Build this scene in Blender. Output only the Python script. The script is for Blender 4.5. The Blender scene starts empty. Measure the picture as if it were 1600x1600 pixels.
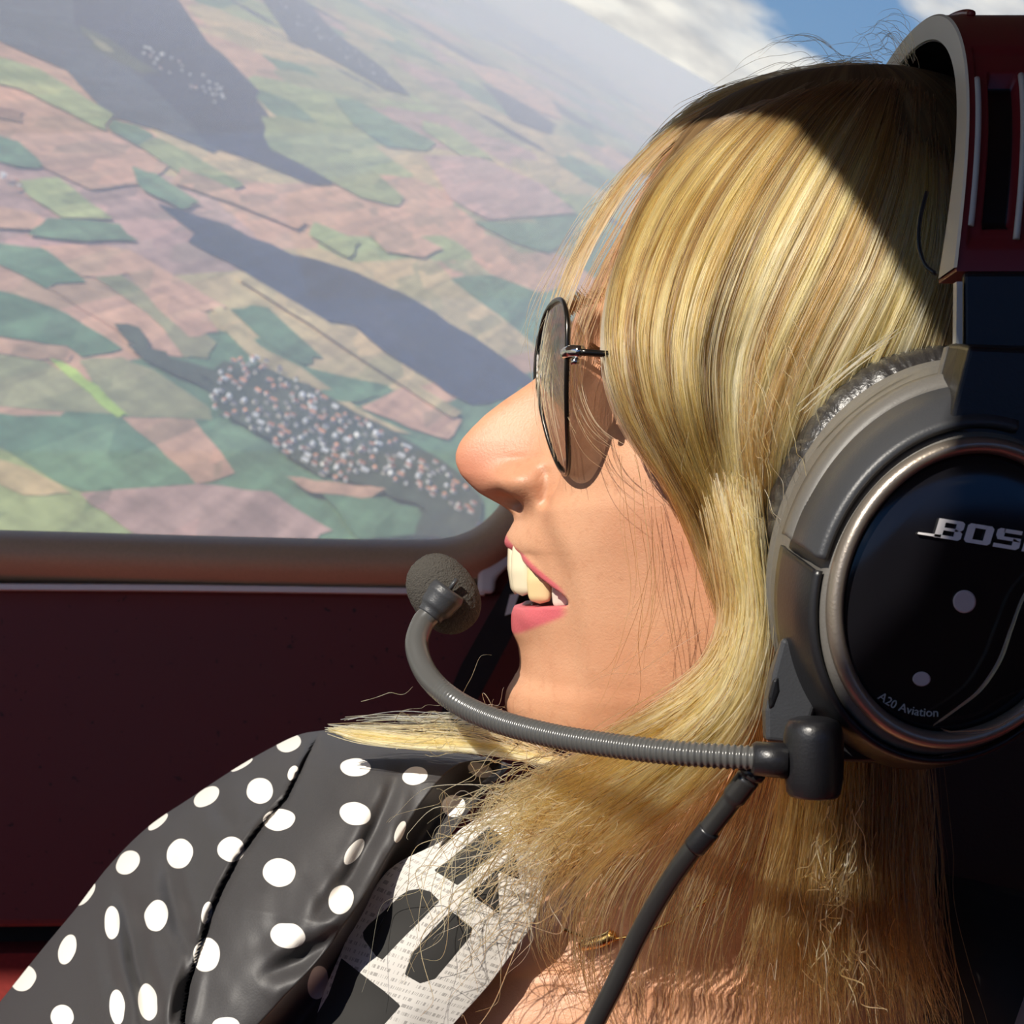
import bpy, math, random
import numpy as np
from mathutils import Vector, Matrix
rng = np.random.default_rng(11)
random.seed(5)
SC = bpy.context.scene
COL = SC.collection
F = 2133.0          # focal length in pixels of the 1600 px frame
HY = 0.48           # distance of the head's middle plane
S = HY / F          # metres per pixel there

def P(px, py, Y):
    px = np.asarray(px, float); py = np.asarray(py, float); Y = np.asarray(Y, float)
    return np.stack(np.broadcast_arrays((px - 800) / F * Y, Y, (800 - py) / F * Y), -1)

def M(px, py, w):   # head coordinates: mid-plane pixels and lateral offset towards the near side
    px = np.asarray(px, float); py = np.asarray(py, float); w = np.asarray(w, float)
    return np.stack(np.broadcast_arrays((px - 800) * S, HY - w * S, (800 - py) * S), -1)

def pchip(xs, ys):
    xs = np.asarray(xs, float); ys = np.asarray(ys, float)
    h = np.diff(xs); d = np.diff(ys) / h
    m = np.zeros_like(ys)
    for i in range(1, len(xs) - 1):
        if d[i-1] * d[i] > 0:
            w1 = 2*h[i] + h[i-1]; w2 = h[i] + 2*h[i-1]
            m[i] = (w1 + w2) / (w1/d[i-1] + w2/d[i])
    m[0] = d[0]; m[-1] = d[-1]
    def f(x):
        x = np.clip(np.asarray(x, float), xs[0], xs[-1])
        i = np.clip(np.searchsorted(xs, x) - 1, 0, len(xs) - 2)
        t = (x - xs[i]) / h[i]
        return ((1+2*t)*(1-t)**2*ys[i] + t*(1-t)**2*h[i]*m[i] + t*t*(3-2*t)*ys[i+1] + t*t*(t-1)*h[i]*m[i+1])
    return f

def smooth(pts, n):
    """Catmull-Rom resampling of a polyline to n points."""
    p = np.asarray(pts, float)
    L = np.concatenate([[0], np.cumsum(np.linalg.norm(np.diff(p, axis=0), axis=1) ** 0.7 + 1e-9)])
    t = np.linspace(0, L[-1], n)
    k = len(p)
    m = np.zeros_like(p)
    for i in range(k):
        a, b = max(i-1, 0), min(i+1, k-1)
        m[i] = (p[b] - p[a]) / (L[b] - L[a])
    i = np.clip(np.searchsorted(L, t) - 1, 0, k - 2)
    h = (L[i+1] - L[i])
    u = ((t - L[i]) / h)[:, None]; h = h[:, None]
    return (1+2*u)*(1-u)**2*p[i] + u*(1-u)**2*h*m[i] + u*u*(3-2*u)*p[i+1] + u*u*(u-1)*h*m[i+1]

def sstep(a, b, x):
    t = np.clip((x - a) / (b - a), 0, 1)
    return t * t * (3 - 2 * t)

def link(o, parent=None):
    COL.objects.link(o)
    if parent is not None:
        o.parent = parent
        if parent.type == 'EMPTY':
            o.matrix_parent_inverse = Matrix.Translation(-Vector(parent.location))
    return o

def mesh(name, verts, faces, mats, parent=None, smooth_shade=True, fmat=None, sub=0, solid=0.0, bevel=0.0):
    me = bpy.data.meshes.new(name)
    me.from_pydata([tuple(map(float, v)) for v in verts], [], [tuple(map(int, f)) for f in faces])
    if not isinstance(mats, (list, tuple)): mats = [mats]
    for m in mats: me.materials.append(m)
    if fmat is not None: me.polygons.foreach_set('material_index', np.asarray(fmat, np.int32))
    me.polygons.foreach_set('use_smooth', [smooth_shade] * len(me.polygons))
    me.update()
    o = bpy.data.objects.new(name, me)
    link(o, parent)
    if solid:
        k = o.modifiers.new('thickness', 'SOLIDIFY'); k.thickness = solid; k.offset = -1
    if bevel:
        k = o.modifiers.new('bevel', 'BEVEL'); k.width = bevel; k.segments = 3; k.limit_method = 'ANGLE'; k.angle_limit = 0.6
    if sub:
        k = o.modifiers.new('subd', 'SUBSURF'); k.levels = sub; k.render_levels = sub
    return o

def fattr(o, name, vals):
    a = o.data.attributes.new(name, 'FLOAT', 'POINT')
    a.data.foreach_set('value', np.asarray(vals, np.float32).ravel())

def cattr(o, name, cols):
    a = o.data.attributes.new(name, 'FLOAT_COLOR', 'POINT')
    c = np.asarray(cols, np.float32)
    if c.shape[1] == 3: c = np.concatenate([c, np.ones((len(c), 1), np.float32)], 1)
    a.data.foreach_set('color', c.ravel())

def gfaces(r, c, closed=False, flip=False):
    out = []
    cc = c if closed else c - 1
    for i in range(r - 1):
        for j in range(cc):
            k = (j + 1) % c
            q = (i*c + j, i*c + k, (i+1)*c + k, (i+1)*c + j)
            out.append(q[::-1] if flip else q)
    return out

def frames(p):
    p = np.asarray(p, float)
    t = np.gradient(p, axis=0); t /= np.linalg.norm(t, axis=1)[:, None] + 1e-12
    n = np.zeros_like(p)
    a = np.array([0.13, 0.2, 1.0]); a = a - t[0] * a.dot(t[0])
    n[0] = a / np.linalg.norm(a)
    for i in range(1, len(p)):
        v = n[i-1] - t[i] * n[i-1].dot(t[i]); n[i] = v / np.linalg.norm(v)
    return t, n, np.cross(t, n)

def tube_data(p, r, seg=12, cap=True, base=0):
    p = np.asarray(p, float); r = np.broadcast_to(np.asarray(r, float), (len(p),))
    t, n, b = frames(p)
    a = np.linspace(0, 2*np.pi, seg, endpoint=False)
    v = p[:, None] + r[:, None, None] * (np.cos(a)[None, :, None] * n[:, None] + np.sin(a)[None, :, None] * b[:, None])
    v = v.reshape(-1, 3)
    f = gfaces(len(p), seg, True)
    if cap:
        f.append(tuple(range(seg))[::-1]); f.append(tuple(range((len(p)-1)*seg, len(p)*seg)))
    return v, [tuple(base + i for i in q) for q in f]

def tube(name, p, r, mat, parent=None, seg=12):
    v, f = tube_data(p, r, seg)
    return mesh(name, v, f, mat, parent)

def prism(name, poly, Y0, Y1, mat, parent=None, bevel=0.0, back=None):
    """photo polygon at distance Y0 extruded to Y1 (real thickness)."""
    poly = np.asarray(poly, float); n = len(poly)
    a = P(poly[:, 0], poly[:, 1], Y0)
    if back is None:
        b = a.copy(); b[:, 1] = Y1
    else:
        back = np.asarray(back, float); b = P(back[:, 0], back[:, 1], Y1)
    v = np.concatenate([a, b])
    f = [tuple(range(n)), tuple(range(2*n-1, n-1, -1))] + [(i, i+n, (i+1) % n + n, (i+1) % n) for i in range(n)]
    me_o = mesh(name, v, f, mat, parent, False, bevel=bevel)
    return me_o

def box(name, lo, hi, mat, parent=None, bevel=0.0):
    x0, y0, z0 = lo; x1, y1, z1 = hi
    v = [(x0,y0,z0),(x1,y0,z0),(x1,y1,z0),(x0,y1,z0),(x0,y0,z1),(x1,y0,z1),(x1,y1,z1),(x0,y1,z1)]
    f = [(0,3,2,1),(4,5,6,7),(0,1,5,4),(1,2,6,5),(2,3,7,6),(3,0,4,7)]
    return mesh(name, v, f, mat, parent, False, bevel=bevel)

def empty(name, loc, label=None, cat=None, group=None):
    o = bpy.data.objects.new(name, None); o.location = loc; o.empty_display_size = 0.05
    COL.objects.link(o)
    if label: tag(o, label, cat, group)
    return o

def tag(o, label=None, cat=None, group=None, kind=None):
    if label: o['label'] = label
    if cat: o['category'] = cat
    if group: o['group'] = group
    if kind: o['kind'] = kind
    return o

def sdf_poly(x, y, poly):
    """signed distance (positive inside) of points to a polygon."""
    poly = np.asarray(poly, float); d = np.full(x.shape, 1e9); ins = np.zeros(x.shape, bool)
    for i in range(len(poly)):
        ax, ay = poly[i]; bx, by = poly[(i+1) % len(poly)]
        ex, ey = bx-ax, by-ay
        t = np.clip(((x-ax)*ex + (y-ay)*ey) / (ex*ex+ey*ey+1e-9), 0, 1)
        d = np.minimum(d, np.hypot(x-ax-t*ex, y-ay-t*ey))
        c = ((ay > y) != (by > y)) & (x < ex*(y-ay)/(ey if abs(ey) > 1e-9 else 1e-9) + ax)
        ins ^= c
    return np.where(ins, d, -d)

def dist_line(x, y, pts):
    """distance to an open polyline, and the sign of the side (positive = right of travel)."""
    pts = np.asarray(pts, float); d = np.full(x.shape, 1e9); s = np.zeros(x.shape); tt = np.zeros(x.shape)
    n = len(pts) - 1
    for i in range(n):
        ax, ay = pts[i]; bx, by = pts[i+1]; ex, ey = bx-ax, by-ay
        t = np.clip(((x-ax)*ex + (y-ay)*ey) / (ex*ex+ey*ey+1e-9), 0, 1)
        q = np.hypot(x-ax-t*ex, y-ay-t*ey); m = q < d
        d = np.where(m, q, d); s = np.where(m, np.sign(ex*(y-ay) - ey*(x-ax)), s); tt = np.where(m, (i+t)/n, tt)
    return d, s, tt

# ---- smooth value noise on numpy arrays
_perm = np.random.default_rng(3).random((64, 64, 64))
def vnoise(x, y, z=0.0):
    x, y, z = np.broadcast_arrays(np.asarray(x, float), np.asarray(y, float), np.asarray(z, float))
    xi, yi, zi = [np.floor(q).astype(int) for q in (x, y, z)]
    fx, fy, fz = x-xi, y-yi, z-zi
    fx, fy, fz = [q*q*(3-2*q) for q in (fx, fy, fz)]
    g = lambda a, b, c: _perm[(xi+a) % 64, (yi+b) % 64, (zi+c) % 64]
    l = lambda a, b, t: a + (b-a)*t
    return l(l(l(g(0,0,0), g(1,0,0), fx), l(g(0,1,0), g(1,1,0), fx), fy), l(l(g(0,0,1), g(1,0,1), fx), l(g(0,1,1), g(1,1,1), fx), fy), fz) * 2 - 1

# ---------------------------------------------------------------- materials
class NT:
    def __init__(s, tree): s.t = tree; s.n = tree.nodes; s.l = tree.links
    def add(s, kind, ins=None, **kw):
        nd = s.n.new(kind)
        for k, v in kw.items(): setattr(nd, k, v)
        for k, v in (ins or {}).items():
            sock = nd.inputs[k]
            if hasattr(v, 'links') or hasattr(v, 'is_output'): s.l.new(v, sock)
            else: sock.default_value = v
        return nd
    def math(s, op, a, b=0.0, c=0.0, clamp=False):
        nd = s.n.new('ShaderNodeMath'); nd.operation = op; nd.use_clamp = clamp
        for i, v in enumerate((a, b, c)):
            if hasattr(v, 'is_output'): s.l.new(v, nd.inputs[i])
            else: nd.inputs[i].default_value = v
        return nd.outputs[0]
    def mix(s, f, a, b, blend='MIX'):
        nd = s.n.new('ShaderNodeMix'); nd.data_type = 'RGBA'; nd.blend_type = blend
        for i, v in ((0, f), (6, a), (7, b)):
            if hasattr(v, 'is_output'): s.l.new(v, nd.inputs[i])
            else: nd.inputs[i].default_value = v if i == 0 else (tuple(v) + (1,))[:4]
        return nd.outputs[2]
    def ramp(s, f, stops):
        nd = s.n.new('ShaderNodeValToRGB'); e = nd.color_ramp.elements
        while len(e) < len(stops): e.new(0.5)
        for q, (p, c) in zip(e, stops): q.position = p; q.color = (tuple(c) + (1,))[:4] if not isinstance(c, (int, float)) else (c, c, c, 1)
        s.l.new(f, nd.inputs[0]); return nd.outputs[0]
    def noise(s, vec, scale, detail=3, rough=0.5, out=0):
        nd = s.n.new('ShaderNodeTexNoise'); nd.inputs['Scale'].default_value = scale; nd.inputs['Detail'].default_value = detail; nd.inputs['Roughness'].default_value = rough
        if vec is not None: s.l.new(vec, nd.inputs['Vector'])
        return nd.outputs[out]
    def attr(s, name, out='Fac'):
        nd = s.n.new('ShaderNodeAttribute'); nd.attribute_name = name; return nd.outputs[out]

def new_mat(name):
    m = bpy.data.materials.new(name); m.use_nodes = True
    nt = NT(m.node_tree); b = m.node_tree.nodes['Principled BSDF']
    return m, nt, b

def simple(name, col, rough=0.5, metal=0.0, noise=0.0, nscale=40.0, bump=0.0, bscale=200.0, spec=0.5, coat=0.0):
    m, nt, b = new_mat(name)
    b.inputs['Base Color'].default_value = (*col, 1); b.inputs['Roughness'].default_value = rough
    b.inputs['Metallic'].default_value = metal; b.inputs['Specular IOR Level'].default_value = spec
    b.inputs['Coat Weight'].default_value = coat
    tc = nt.add('ShaderNodeTexCoord').outputs['Object']
    if noise:
        f = nt.noise(tc, nscale, 4)
        nt.l.new(nt.mix(f, [c*(1-noise) for c in col], [min(1, c*(1+noise)) for c in col]), b.inputs['Base Color'])
    if bump:
        f = nt.noise(tc, bscale, 3)
        bp = nt.add('ShaderNodeBump', {'Height': f, 'Strength': bump, 'Distance': 0.001})
        nt.l.new(bp.outputs[0], b.inputs['Normal'])
    return m
# ---------------------------------------------------------------- camera
cam = bpy.data.cameras.new('camera'); camo = bpy.data.objects.new('camera', cam); COL.objects.link(camo)
camo.rotation_euler = (math.pi/2, 0, 0)
cam.sensor_width = 36.0; cam.lens = 36.0 * F / 1600.0
cam.clip_start = 0.01; cam.clip_end = 200000
cam.dof.use_dof = True; cam.dof.focus_distance = 0.42; cam.dof.aperture_fstop = 34
SC.camera = camo
SC.view_settings.view_transform = 'Standard'; SC.view_settings.look = 'None'
SC.view_settings.gamma = 1.0; SC.view_settings.exposure = 0.22
try: SC.view_settings.use_curve_mapping = False
except Exception: pass
SC.cycles.use_denoising = True
SC.cycles.max_bounces = 14; SC.cycles.transparent_max_bounces = 32; SC.cycles.volume_bounces = 3

# ---------------------------------------------------------------- the ground plane the aeroplane banks over
SL = math.atan(0.56); PD = math.radians(19.3 * 0.48 / 0.48)
dist_px = (800 + 0.56 * 100) / math.hypot(1, 0.56)
pitch = math.atan(dist_px / F)
up2 = np.array([math.sin(SL), 0, math.cos(SL)])
N = np.cos(pitch) * up2 + np.array([0, -math.sin(pitch), 0])     # ground normal (world up)
U = np.array([math.cos(SL), 0, -math.sin(SL)])                   # along the horizon
V = np.cross(N, U); V /= np.linalg.norm(V)
if V[1] < 0: V = -V
H = 1200.0
G0 = -N * H
def ground_uv(px, py):
    d = P(px, py, 1.0); t = -H / (d @ N)
    q = d * t[..., None] - G0
    return q @ U, q @ V
def G(u, v, h=0.0):
    u, v = np.broadcast_arrays(np.asarray(u, float), np.asarray(v, float))
    return G0 + u[..., None]*U + v[..., None]*V + np.asarray(h, float)[..., None]*N

SUN = np.array([-0.45, -0.60, 0.66]); SUN /= np.linalg.norm(SUN)
sl = bpy.data.lights.new('sun', 'SUN'); sl.energy = 5.2; sl.angle = 0.009; sl.color = (1.0, 0.93, 0.82)
so = bpy.data.objects.new('sun', sl); COL.objects.link(so)
so.rotation_euler = Vector(SUN).to_track_quat('Z', 'Y').to_euler()

# ---------------------------------------------------------------- sky
w = bpy.data.worlds.new('sky'); SC.world = w; w.use_nodes = True
nt = NT(w.node_tree); bg = w.node_tree.nodes['Background']
dirn = nt.add('ShaderNodeTexCoord').outputs['Generated']
def vdot(a):
    nd = nt.add('ShaderNodeVectorMath', operation='DOT_PRODUCT'); nt.l.new(dirn, nd.inputs[0]); nd.inputs[1].default_value = tuple(a); return nd.outputs['Value']
el, az, fw = vdot(N), vdot(U), vdot(V)
sky = nt.ramp(nt.math('ADD', nt.math('MULTIPLY', el, 1.6), 0.1), [(0.0, (0.34, 0.40, 0.46)), (0.10, (0.30, 0.42, 0.56)), (0.17, (0.17, 0.32, 0.54)), (0.4, (0.13, 0.28, 0.54)), (1.0, (0.05, 0.15, 0.42))])
# cloud layer: noise stretched along the horizon, in banks seen low over it
vec = nt.add('ShaderNodeCombineXYZ', {'X': nt.math('MULTIPLY', az, 1.0), 'Y': nt.math('MULTIPLY', el, 3.0), 'Z': nt.math('MULTIPLY', fw, 0.6)}).outputs[0]
n1 = nt.noise(vec, 9.0, 7, 0.6)
n2 = nt.noise(vec, 3.2, 2, 0.5)
def bank(px, py, ra, re):
    d = P(px, py, 1.0); d = d / np.linalg.norm(d)
    a = nt.math('DIVIDE', nt.math('SUBTRACT', az, float(d @ U)), ra)
    e = nt.math('DIVIDE', nt.math('SUBTRACT', el, float(d @ N)), re)
    q = nt.math('ADD', nt.math('MULTIPLY', a, a), nt.math('MULTIPLY', e, e))
    return nt.math('SUBTRACT', 1.0, q)
b1 = bank(1000, 40, 0.15, 0.055)
b2 = bank(1545, 40, 0.14, 0.040)
b2 = nt.math('SUBTRACT', b2, nt.math('MULTIPLY', nt.noise(vec, 30.0, 4), 0.8))
b3 = bank(1250, 150, 0.10, 0.03)
bb = nt.math('MAXIMUM', nt.math('MAXIMUM', b1, b2), nt.math('MAXIMUM', b3, -1.0))
gen = nt.math('SUBTRACT', nt.math('MULTIPLY', n2, 2.0), 1.25)
f = nt.math('ADD', nt.math('MAXIMUM', bb, gen), nt.math('MULTIPLY', nt.math('SUBTRACT', n1, 0.5), 2.2))
f = nt.ramp(f, [(0.08, 0.0), (0.5, 0.75), (0.9, 1.0)])
ccol = nt.ramp(nt.noise(vec, 16.0, 5), [(0.3, (0.55, 0.54, 0.55)), (0.6, (0.98, 0.93, 0.85))])
nt.l.new(nt.mix(f, sky, ccol), bg.inputs['Color']); bg.inputs['Strength'].default_value = 1.0

# ---------------------------------------------------------------- ground with its fields
C_ = dict(G=(.13,.225,.13), L=(.34,.38,.17), Y=(.42,.54,.13), B=(.55,.41,.22), R=(.60,.34,.23), W=(.34,.19,.13), D=(.026,.040,.078), O=(.36,.33,.18), T=(.065,.08,.055), P_=(.47,.29,.25), K=(.07,.09,.12))  # D, K: dark bluish bands, cloud shadow and woods put into the ground colour
FIELDS = [
 ('O',[(0,570),(60,560),(70,565),(130,600),(190,650),(0,650)]),('O',[(120,562),(195,560),(240,580),(330,640),(330,655),(200,652),(150,605)]),
 ('G',[(0,655),(30,650),(180,652),(245,700),(310,757),(200,765),(115,768),(60,735),(0,680)]),('B',[(0,690),(50,735),(115,770),(40,775),(0,750)]),
 ('R',[(195,655),(300,655),(330,690),(370,740),(310,758),(245,700)]),('P_',[(120,770),(310,758),(420,770),(520,830),(480,860),(230,850),(160,800)]),
 ('Y',[(70,560),(95,565),(150,605),(200,650),(182,652),(120,600)]),('R',[(0,535),(40,537),(100,540),(115,558),(60,562),(0,556)]),
 ('G',[(0,450),(30,465),(100,490),(190,545),(130,560),(100,540),(20,530),(0,510)]),('R',[(72,450),(150,448),(230,490),(290,560),(250,560),(170,510),(120,480)]),
 ('O',[(140,430),(190,430),(260,480),(340,540),(320,560),(290,560),(230,490)]),('G',[(0,390),(40,385),(80,395),(130,440),(70,450),(30,430),(0,420)]),
 ('R',[(60,385),(140,385),(200,390),(300,450),(350,480),(320,490),(200,430),(130,435)]),('R',[(200,430),(320,490),(340,520),(300,530),(240,480)]),
 ('G',[(358,483),(415,480),(505,560),(470,570),(410,535)]),('B',[(345,480),(400,540),(470,575),(560,640),(640,680),(560,670),(430,590),(330,500)]),
 ('G',[(500,610),(560,605),(590,618),(560,630),(510,625)]),('R',[(560,640),(640,600),(720,660),(700,690),(640,670)]),
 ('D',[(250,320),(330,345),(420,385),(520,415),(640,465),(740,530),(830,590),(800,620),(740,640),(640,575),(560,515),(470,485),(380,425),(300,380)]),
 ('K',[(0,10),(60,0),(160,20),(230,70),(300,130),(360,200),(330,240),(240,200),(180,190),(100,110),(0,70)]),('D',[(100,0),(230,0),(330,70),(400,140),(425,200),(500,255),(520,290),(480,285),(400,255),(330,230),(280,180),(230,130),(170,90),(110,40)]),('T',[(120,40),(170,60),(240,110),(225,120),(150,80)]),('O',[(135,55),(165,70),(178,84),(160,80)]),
 ('L',[(0,80),(60,110),(175,180),(160,205),(100,175),(30,140),(0,130)]),('R',[(0,200),(40,170),(80,175),(150,215),(260,260),(220,290),(140,300),(60,260)]),
 ('G',[(0,215),(30,225),(68,262),(30,265),(0,260)]),('L',[(20,285),(90,280),(130,310),(175,345),(100,345),(60,320)]),('R',[(0,335),(50,335),(85,365),(0,380)]),
 ('G',[(75,345),(180,350),(215,380),(130,380),(40,370)]),('L',[(215,230),(240,215),(300,245),(380,290),(360,300),(290,280)]),('G',[(170,205),(175,190),(215,200),(240,215),(215,232)]),
 ('L',[(408,185),(440,185),(500,215),(580,265),(630,310),(620,325),(560,310),(480,265),(420,235)]),('G',[(520,155),(560,160),(680,225),(665,238),(600,230),(550,195)]),
 ('P_',[(660,245),(740,245),(850,290),(900,335),(760,345),(700,310)]),('G',[(740,350),(900,350),(860,400),(800,380)]),('L',[(660,190),(700,200),(770,250),(720,245),(660,205)]),
 ('R',[(570,360),(610,350),(690,390),(660,405),(600,395)]),('L',[(490,350),(560,380),(540,405),(480,370)]),
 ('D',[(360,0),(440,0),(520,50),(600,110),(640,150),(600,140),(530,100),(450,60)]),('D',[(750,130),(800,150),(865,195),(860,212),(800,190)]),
 ('G',[(915,175),(960,205),(980,215),(960,215),(920,190)]),('R',[(720,95),(800,115),(860,155),(880,190),(830,170),(760,130)]),
 ('B',[(380,430),(500,500),(640,600),(720,650),(700,655),(600,590),(480,510),(370,440)]),('R',[(280,265),(340,290),(480,350),(460,360),(360,320),(270,290)]),
 ('G',[(200,265),(240,275),(310,320),(280,330),(220,300)]),('W',[(0,175),(40,180),(30,195),(0,195)]),
 ('T',[(320,600),(350,570),(450,590),(560,650),(680,720),(745,775),(740,825),(700,820),(640,790),(560,760),(480,740),(400,690),(330,640)]),
 ('T',[(170,515),(200,515),(260,560),(330,590),(330,610),(240,580),(200,550)]),('G',[(500,780),(600,785),(680,835),(560,850)]),
 ('R',[(440,750),(520,760),(600,770),(560,785),(480,775)]),('T',[(660,800),(740,810),(735,850),(650,850)]),
]
gv, gf, gc = [], [], []
rad = np.concatenate([[0], np.geomspace(400, 90000, 26)]); ang = np.linspace(0, 2*np.pi, 48, endpoint=False)
for r_ in rad:
    for a_ in ang: gv.append(G(r_*math.cos(a_), r_*math.sin(a_)))
gc += [(0, 0, 0, 0)] * len(gv)
gf += gfaces(len(rad), len(ang), True)
k = 0
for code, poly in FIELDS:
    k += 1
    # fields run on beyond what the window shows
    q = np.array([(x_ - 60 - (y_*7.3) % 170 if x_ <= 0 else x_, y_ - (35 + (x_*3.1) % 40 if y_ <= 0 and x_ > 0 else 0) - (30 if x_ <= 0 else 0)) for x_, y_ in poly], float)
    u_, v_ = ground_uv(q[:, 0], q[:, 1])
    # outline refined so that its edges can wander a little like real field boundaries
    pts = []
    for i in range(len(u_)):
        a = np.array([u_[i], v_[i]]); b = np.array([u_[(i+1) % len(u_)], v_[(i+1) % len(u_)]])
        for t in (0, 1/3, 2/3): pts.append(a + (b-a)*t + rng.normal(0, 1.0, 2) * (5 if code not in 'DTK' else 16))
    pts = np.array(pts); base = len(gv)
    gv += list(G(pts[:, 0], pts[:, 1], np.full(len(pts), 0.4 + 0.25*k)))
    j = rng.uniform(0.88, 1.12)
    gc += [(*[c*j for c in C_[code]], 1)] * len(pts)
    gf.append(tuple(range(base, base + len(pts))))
m, nt, b = new_mat('farmland')
crop = nt.attr('crop', 'Color'); has = nt.attr('crop', 'Alpha')
geo = nt.add('ShaderNodeNewGeometry').outputs['Position']
def gdot(a):
    nd = nt.add('ShaderNodeVectorMath', operation='DOT_PRODUCT'); nt.l.new(geo, nd.inputs[0]); nd.inputs[1].default_value = tuple(a); return nd.outputs['Value']
gu, gw = gdot(U), gdot(V)
co = nt.add('ShaderNodeCombineXYZ', {'X': gu, 'Y': gw}).outputs[0]
rot = nt.add('ShaderNodeMapping', {'Vector': co, 'Rotation': (0, 0, 0.35), 'Scale': (1/520., 1/1100., 1)}).outputs[0]
wob = nt.add('ShaderNodeMix', data_type='VECTOR'); wob.inputs[0].default_value = 0.12
nt.l.new(rot, wob.inputs[4]); nt.l.new(nt.noise(rot, 1.5, 2, out=1), wob.inputs[5])
vor = nt.add('ShaderNodeTexVoronoi', {'Vector': wob.outputs[1], 'Scale': 1.0, 'Randomness': 0.8}, distance='CHEBYCHEV')
sep = nt.add('ShaderNodeSeparateColor', {'Color': vor.outputs['Color']}).outputs[0]
patch = nt.ramp(sep, [(0.0, C_['G']), (0.14, C_['O']), (0.34, C_['R']), (0.5, C_['L']), (0.62, C_['B']), (0.76, C_['P_']), (0.88, C_['G']), (0.94, C_['O'])])
for e in nt.n:
    if e.type == 'VALTORGB': e.color_ramp.interpolation = 'CONSTANT'
dark_bands = nt.math('GREATER_THAN', nt.noise(nt.add('ShaderNodeMapping', {'Vector': co, 'Scale': (1/5200., 1/2600., 1)}).outputs[0], 1.0, 5, 0.6), 0.585)
patch = nt.mix(dark_bands, patch, C_['D'])
colr = nt.mix(has, patch, crop)
fine = nt.noise(co, 0.012, 5, 0.65)
colr = nt.mix(1.0, colr, nt.ramp(fine, [(0.25, 0.62), (0.75, 1.35)]), 'MULTIPLY')
cell = nt.add('ShaderNodeTexVoronoi', {'Vector': nt.add('ShaderNodeMapping', {'Vector': co, 'Rotation': (0, 0, 0.42), 'Scale': (1/85., 1/520., 1)}).outputs[0], 'Scale': 1.0, 'Randomness': 0.7}, distance='CHEBYCHEV')
cv_ = nt.add('ShaderNodeSeparateColor', {'Color': cell.outputs['Color']})
colr = nt.mix(1.0, colr, nt.ramp(cv_.outputs[0], [(0.0, (0.72, 0.80, 0.72)), (0.35, (0.95, 0.92, 0.9)), (0.65, (1.05, 1.08, 1.0)), (1.0, (1.3, 1.18, 1.1))]), 'MULTIPLY')
strip = nt.noise(nt.add('ShaderNodeMapping', {'Vector': co, 'Rotation': (0, 0, 0.35), 'Scale': (1/38., 1/900., 1)}).outputs[0], 1.0, 2)
colr = nt.mix(1.0, colr, nt.ramp(strip, [(0.3, 0.8), (0.7, 1.18)]), 'MULTIPLY')
nt.l.new(colr, b.inputs['Base Color']); b.inputs['Roughness'].default_value = 1.0; b.inputs['Specular IOR Level'].default_value = 0.0
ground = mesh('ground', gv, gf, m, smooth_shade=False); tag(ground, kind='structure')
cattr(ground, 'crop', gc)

# haze: a real layer of scattering air below the aeroplane
hv = [G(a*80000, c*80000, hh) for hh in (45.0, 900.0) for a, c in ((-1,-1),(1,-1),(1,1),(-1,1))]
m = bpy.data.materials.new('haze'); m.use_nodes = True; nt = NT(m.node_tree); nt.n.clear()
vs = nt.add('ShaderNodeVolumeScatter', {'Color': (0.86, 0.88, 0.98, 1), 'Density': 1/8800., 'Anisotropy': 0.0})
o_ = nt.add('ShaderNodeOutputMaterial'); nt.l.new(vs.outputs[0], o_.inputs['Volume'])
haze = mesh('haze', hv, [(0,3,2,1),(4,5,6,7),(0,1,5,4),(1,2,6,5),(2,3,7,6),(3,0,4,7)], m, smooth_shade=False)
tag(haze, 'pale blue haze layer lying over the farmland outside the window', 'haze', kind='stuff')

# low clouds drifting over the far fields
mc = bpy.data.materials.new('cloud_vapour'); mc.use_nodes = True; nt = NT(mc.node_tree); nt.n.clear()
vs = nt.add('ShaderNodeVolumeScatter', {'Color': (0.99, 0.98, 0.97, 1), 'Density': 1/520., 'Anisotropy': 0.2})
o_ = nt.add('ShaderNodeOutputMaterial'); nt.l.new(vs.outputs[0], o_.inputs['Volume'])
CFLIP = True
def cloud(px, py, dist, ru, rv, rh, seed, label):
    c = P(px, py, 1.0); c = c / np.linalg.norm(c) * dist
    nu, nv = 64, 40
    th = np.linspace(0, 2*np.pi, nu, endpoint=False); ph = np.linspace(0, np.pi, nv)
    T, Q = np.meshgrid(th, ph)
    d = np.stack([np.sin(Q)*np.cos(T), np.sin(Q)*np.sin(T), np.cos(Q)], -1)
    nn = 0
    for o in range(5): nn = nn + vnoise(d[...,0]*1.6*2**o + seed, d[...,1]*1.6*2**o + seed*1.7, d[...,2]*1.6*2**o) * 0.55**o
    rr = np.clip(1 + 0.75*nn, 0.15, 2.2)
    q = c + (d[...,0]*rr)[...,None]*U*ru + (d[...,1]*rr)[...,None]*V*rv + (d[...,2]*rr)[...,None]*N*rh
    o = mesh('cloud', q.reshape(-1, 3), gfaces(nv, nu, True, flip=CFLIP), mc)
    tag(o, label, 'cloud')
cloud(715, 30, 4300, 150, 330, 30, 3.1, 'leftmost thin cloud wisp at the top of the window')
cloud(850, 75, 3900, 230, 300, 30, 17.2, 'pale cloud wisp between the blue sky and the far fields')
cloud(935, 175, 2900, 130, 190, 22, 8.4, 'faint cloud wisp touching the front edge of the hair')

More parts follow.
